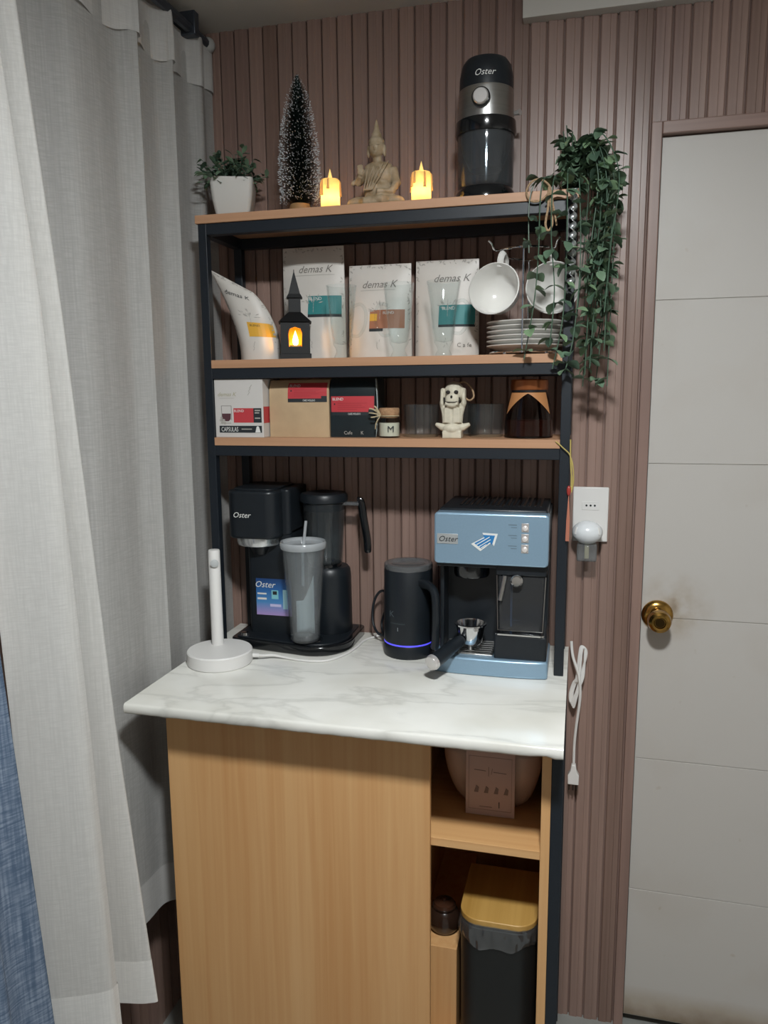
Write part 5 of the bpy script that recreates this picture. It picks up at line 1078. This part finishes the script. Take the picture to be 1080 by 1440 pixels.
sf = lambda x, z: -0.0935 + 0.0 * z
MB().box(-0.046, 0.046, -0.0930, -0.0916, -0.001 + 0.001, 0.140).build('sleeve', M_SLEEVE, t, smooth=0, bevel=0.0004)
M_PINKINK = mat('brown_ink', '7c675f', 0.6)
for p, q in (((-0.040, 0.012), (0.040, 0.012)), ((-0.040, 0.118), (0.040, 0.118)), ((-0.040, 0.012), (-0.040, 0.118)), ((0.040, 0.012), (0.040, 0.118))): MB().tube([(p[0], -0.0931, p[1]), (q[0], -0.0931, q[1])], 0.00035, 4).build('frame_print', M_PINKINK, t)
for p_, q_ in (((-0.030, 0.091), (-0.008, 0.090)), ((0.006, 0.089), (0.030, 0.088)), ((-0.003, 0.080), (-0.003, 0.098)), ((0.002, 0.084), (0.004, 0.096)), ((-0.020, 0.018), (0.004, 0.018))): MB().tube([(p_[0], -0.0931, p_[1]), (q_[0], -0.0931, q_[1])], 0.0006, 4).build('print_line', M_PINKINK, t)
for q in range(4): MB().prism([(-0.030 + q * 0.0185, 0.046), (-0.022 + q * 0.0185, 0.046), (-0.021 + q * 0.0185, 0.056), (-0.026 + q * 0.0185, 0.060)], -0.0936, -0.0931).build('icon_print', M_PINKINK, t, smooth=0)
MB().box(0.0165, 0.0180, -0.0936, -0.0931, 0.018, 0.030).build('mark_print', M_INK, t, smooth=0)

t = thing('waste_bin', 'black waste bin with wooden lid and a clear bag around its rim', 'bin', (0.6465, -0.108, 0.1715))
def dshape(w_, y0, y1, r, n=7):
    return arc(w_ - r, y0 + r, r, -PI / 2, 0, n) + [(w_, y1), (-w_, y1)] + arc(-w_ + r, y0 + r, r, PI, 1.5 * PI, n)
D0 = dshape(0.072, -0.092, 0.080, 0.036)
vs = [(p[0] * 0.97, p[1] * 0.97, 0.0) for p in D0] + [(p[0], p[1], 0.290) for p in D0]; n = len(D0)
MB().add(vs, [tuple(range(n))[::-1], tuple(range(n, 2 * n))] + [(i, (i + 1) % n, n + (i + 1) % n, n + i) for i in range(n)]).build('bin_body', mat('matt_black_bin', '191b1b', 0.45), t, smooth=40, bevel=0.002)
DL = dshape(0.0725, -0.094, 0.078, 0.040, 9)
MB().prism(DL, 0.296, 0.308, 'xy').build('lid', wood('bamboo_lid', 'a9813f', 'c49c58', 'y', 0.4, 60), t, smooth=40, bevel=0.0015)
MB().prism([(p[0] * 0.97, p[1] * 0.97) for p in DL], 0.286, 0.297, 'xy').build('lid_rim', M_BLACK, t, smooth=40)
rb = random.Random(9); DB0 = dshape(0.0725, -0.0945, 0.080, 0.040, 12); DB = []
for i in range(len(DB0)):
    p, q = Vector(DB0[i]), Vector(DB0[(i + 1) % len(DB0)]); m_ = max(1, int((q - p).length / 0.005))
    DB += [tuple(p.lerp(q, u / m_)) for u in range(m_)]
n = len(DB); vs = []; rows = 10; ph = [rb.uniform(0, 6.28) for _ in range(4)]
for j in range(rows):
    u = j / (rows - 1)
    for i in range(n):
        w0 = 2 * PI * i / n
        ln = 0.040 + 0.008 * math.sin(3 * w0 + ph[0]) + 0.004 * math.sin(11 * w0 + ph[1]); gather = 0.020 * math.sin(23 * w0 + ph[2] + 2.2 * u) + 0.014 * math.sin(41 * w0 + ph[3] - 3 * u)
        ex_ = 1.012 + 0.030 * math.sin(u * PI * 0.9) + gather * (0.25 + u * (1 - u) * 3) + rb.uniform(-0.006, 0.006)
        vs.append((max(-0.0745, min(0.0745, DB[i][0] * ex_)), DB[i][1] * ex_, 0.300 - ln * u))
fs = [(j * n + i, j * n + (i + 1) % n, (j + 1) * n + (i + 1) % n, (j + 1) * n + i) for j in range(rows - 1) for i in range(n)]
MB().add(vs, fs).build('bin_bag', thin_clear('bag_plastic', 'd3d8da', 0.10, 0.12, 0.05), t, smooth=30)
t = thing('brown_pot', 'small dark brown pot on the oak step beside the bin', 'pot', (0.532, -0.105, 0.378))
MB().lathe([(0.0, 0.0), (0.024, 0.0), (0.031, 0.010), (0.033, 0.026), (0.028, 0.040), (0.022, 0.046), (0.024, 0.052), (0.020, 0.052), (0.018, 0.046), (0.0, 0.040)], 28).build('body', mat('dark_brown_glaze', '2b1d16', 0.2, coat=0.4), t)
MB().lathe([(0.0, 0.048), (0.022, 0.050), (0.020, 0.058), (0.006, 0.062), (0.006, 0.068), (0.0, 0.069)], 24).build('lid', mat('brown_lid', '3d2519', 0.3), t)
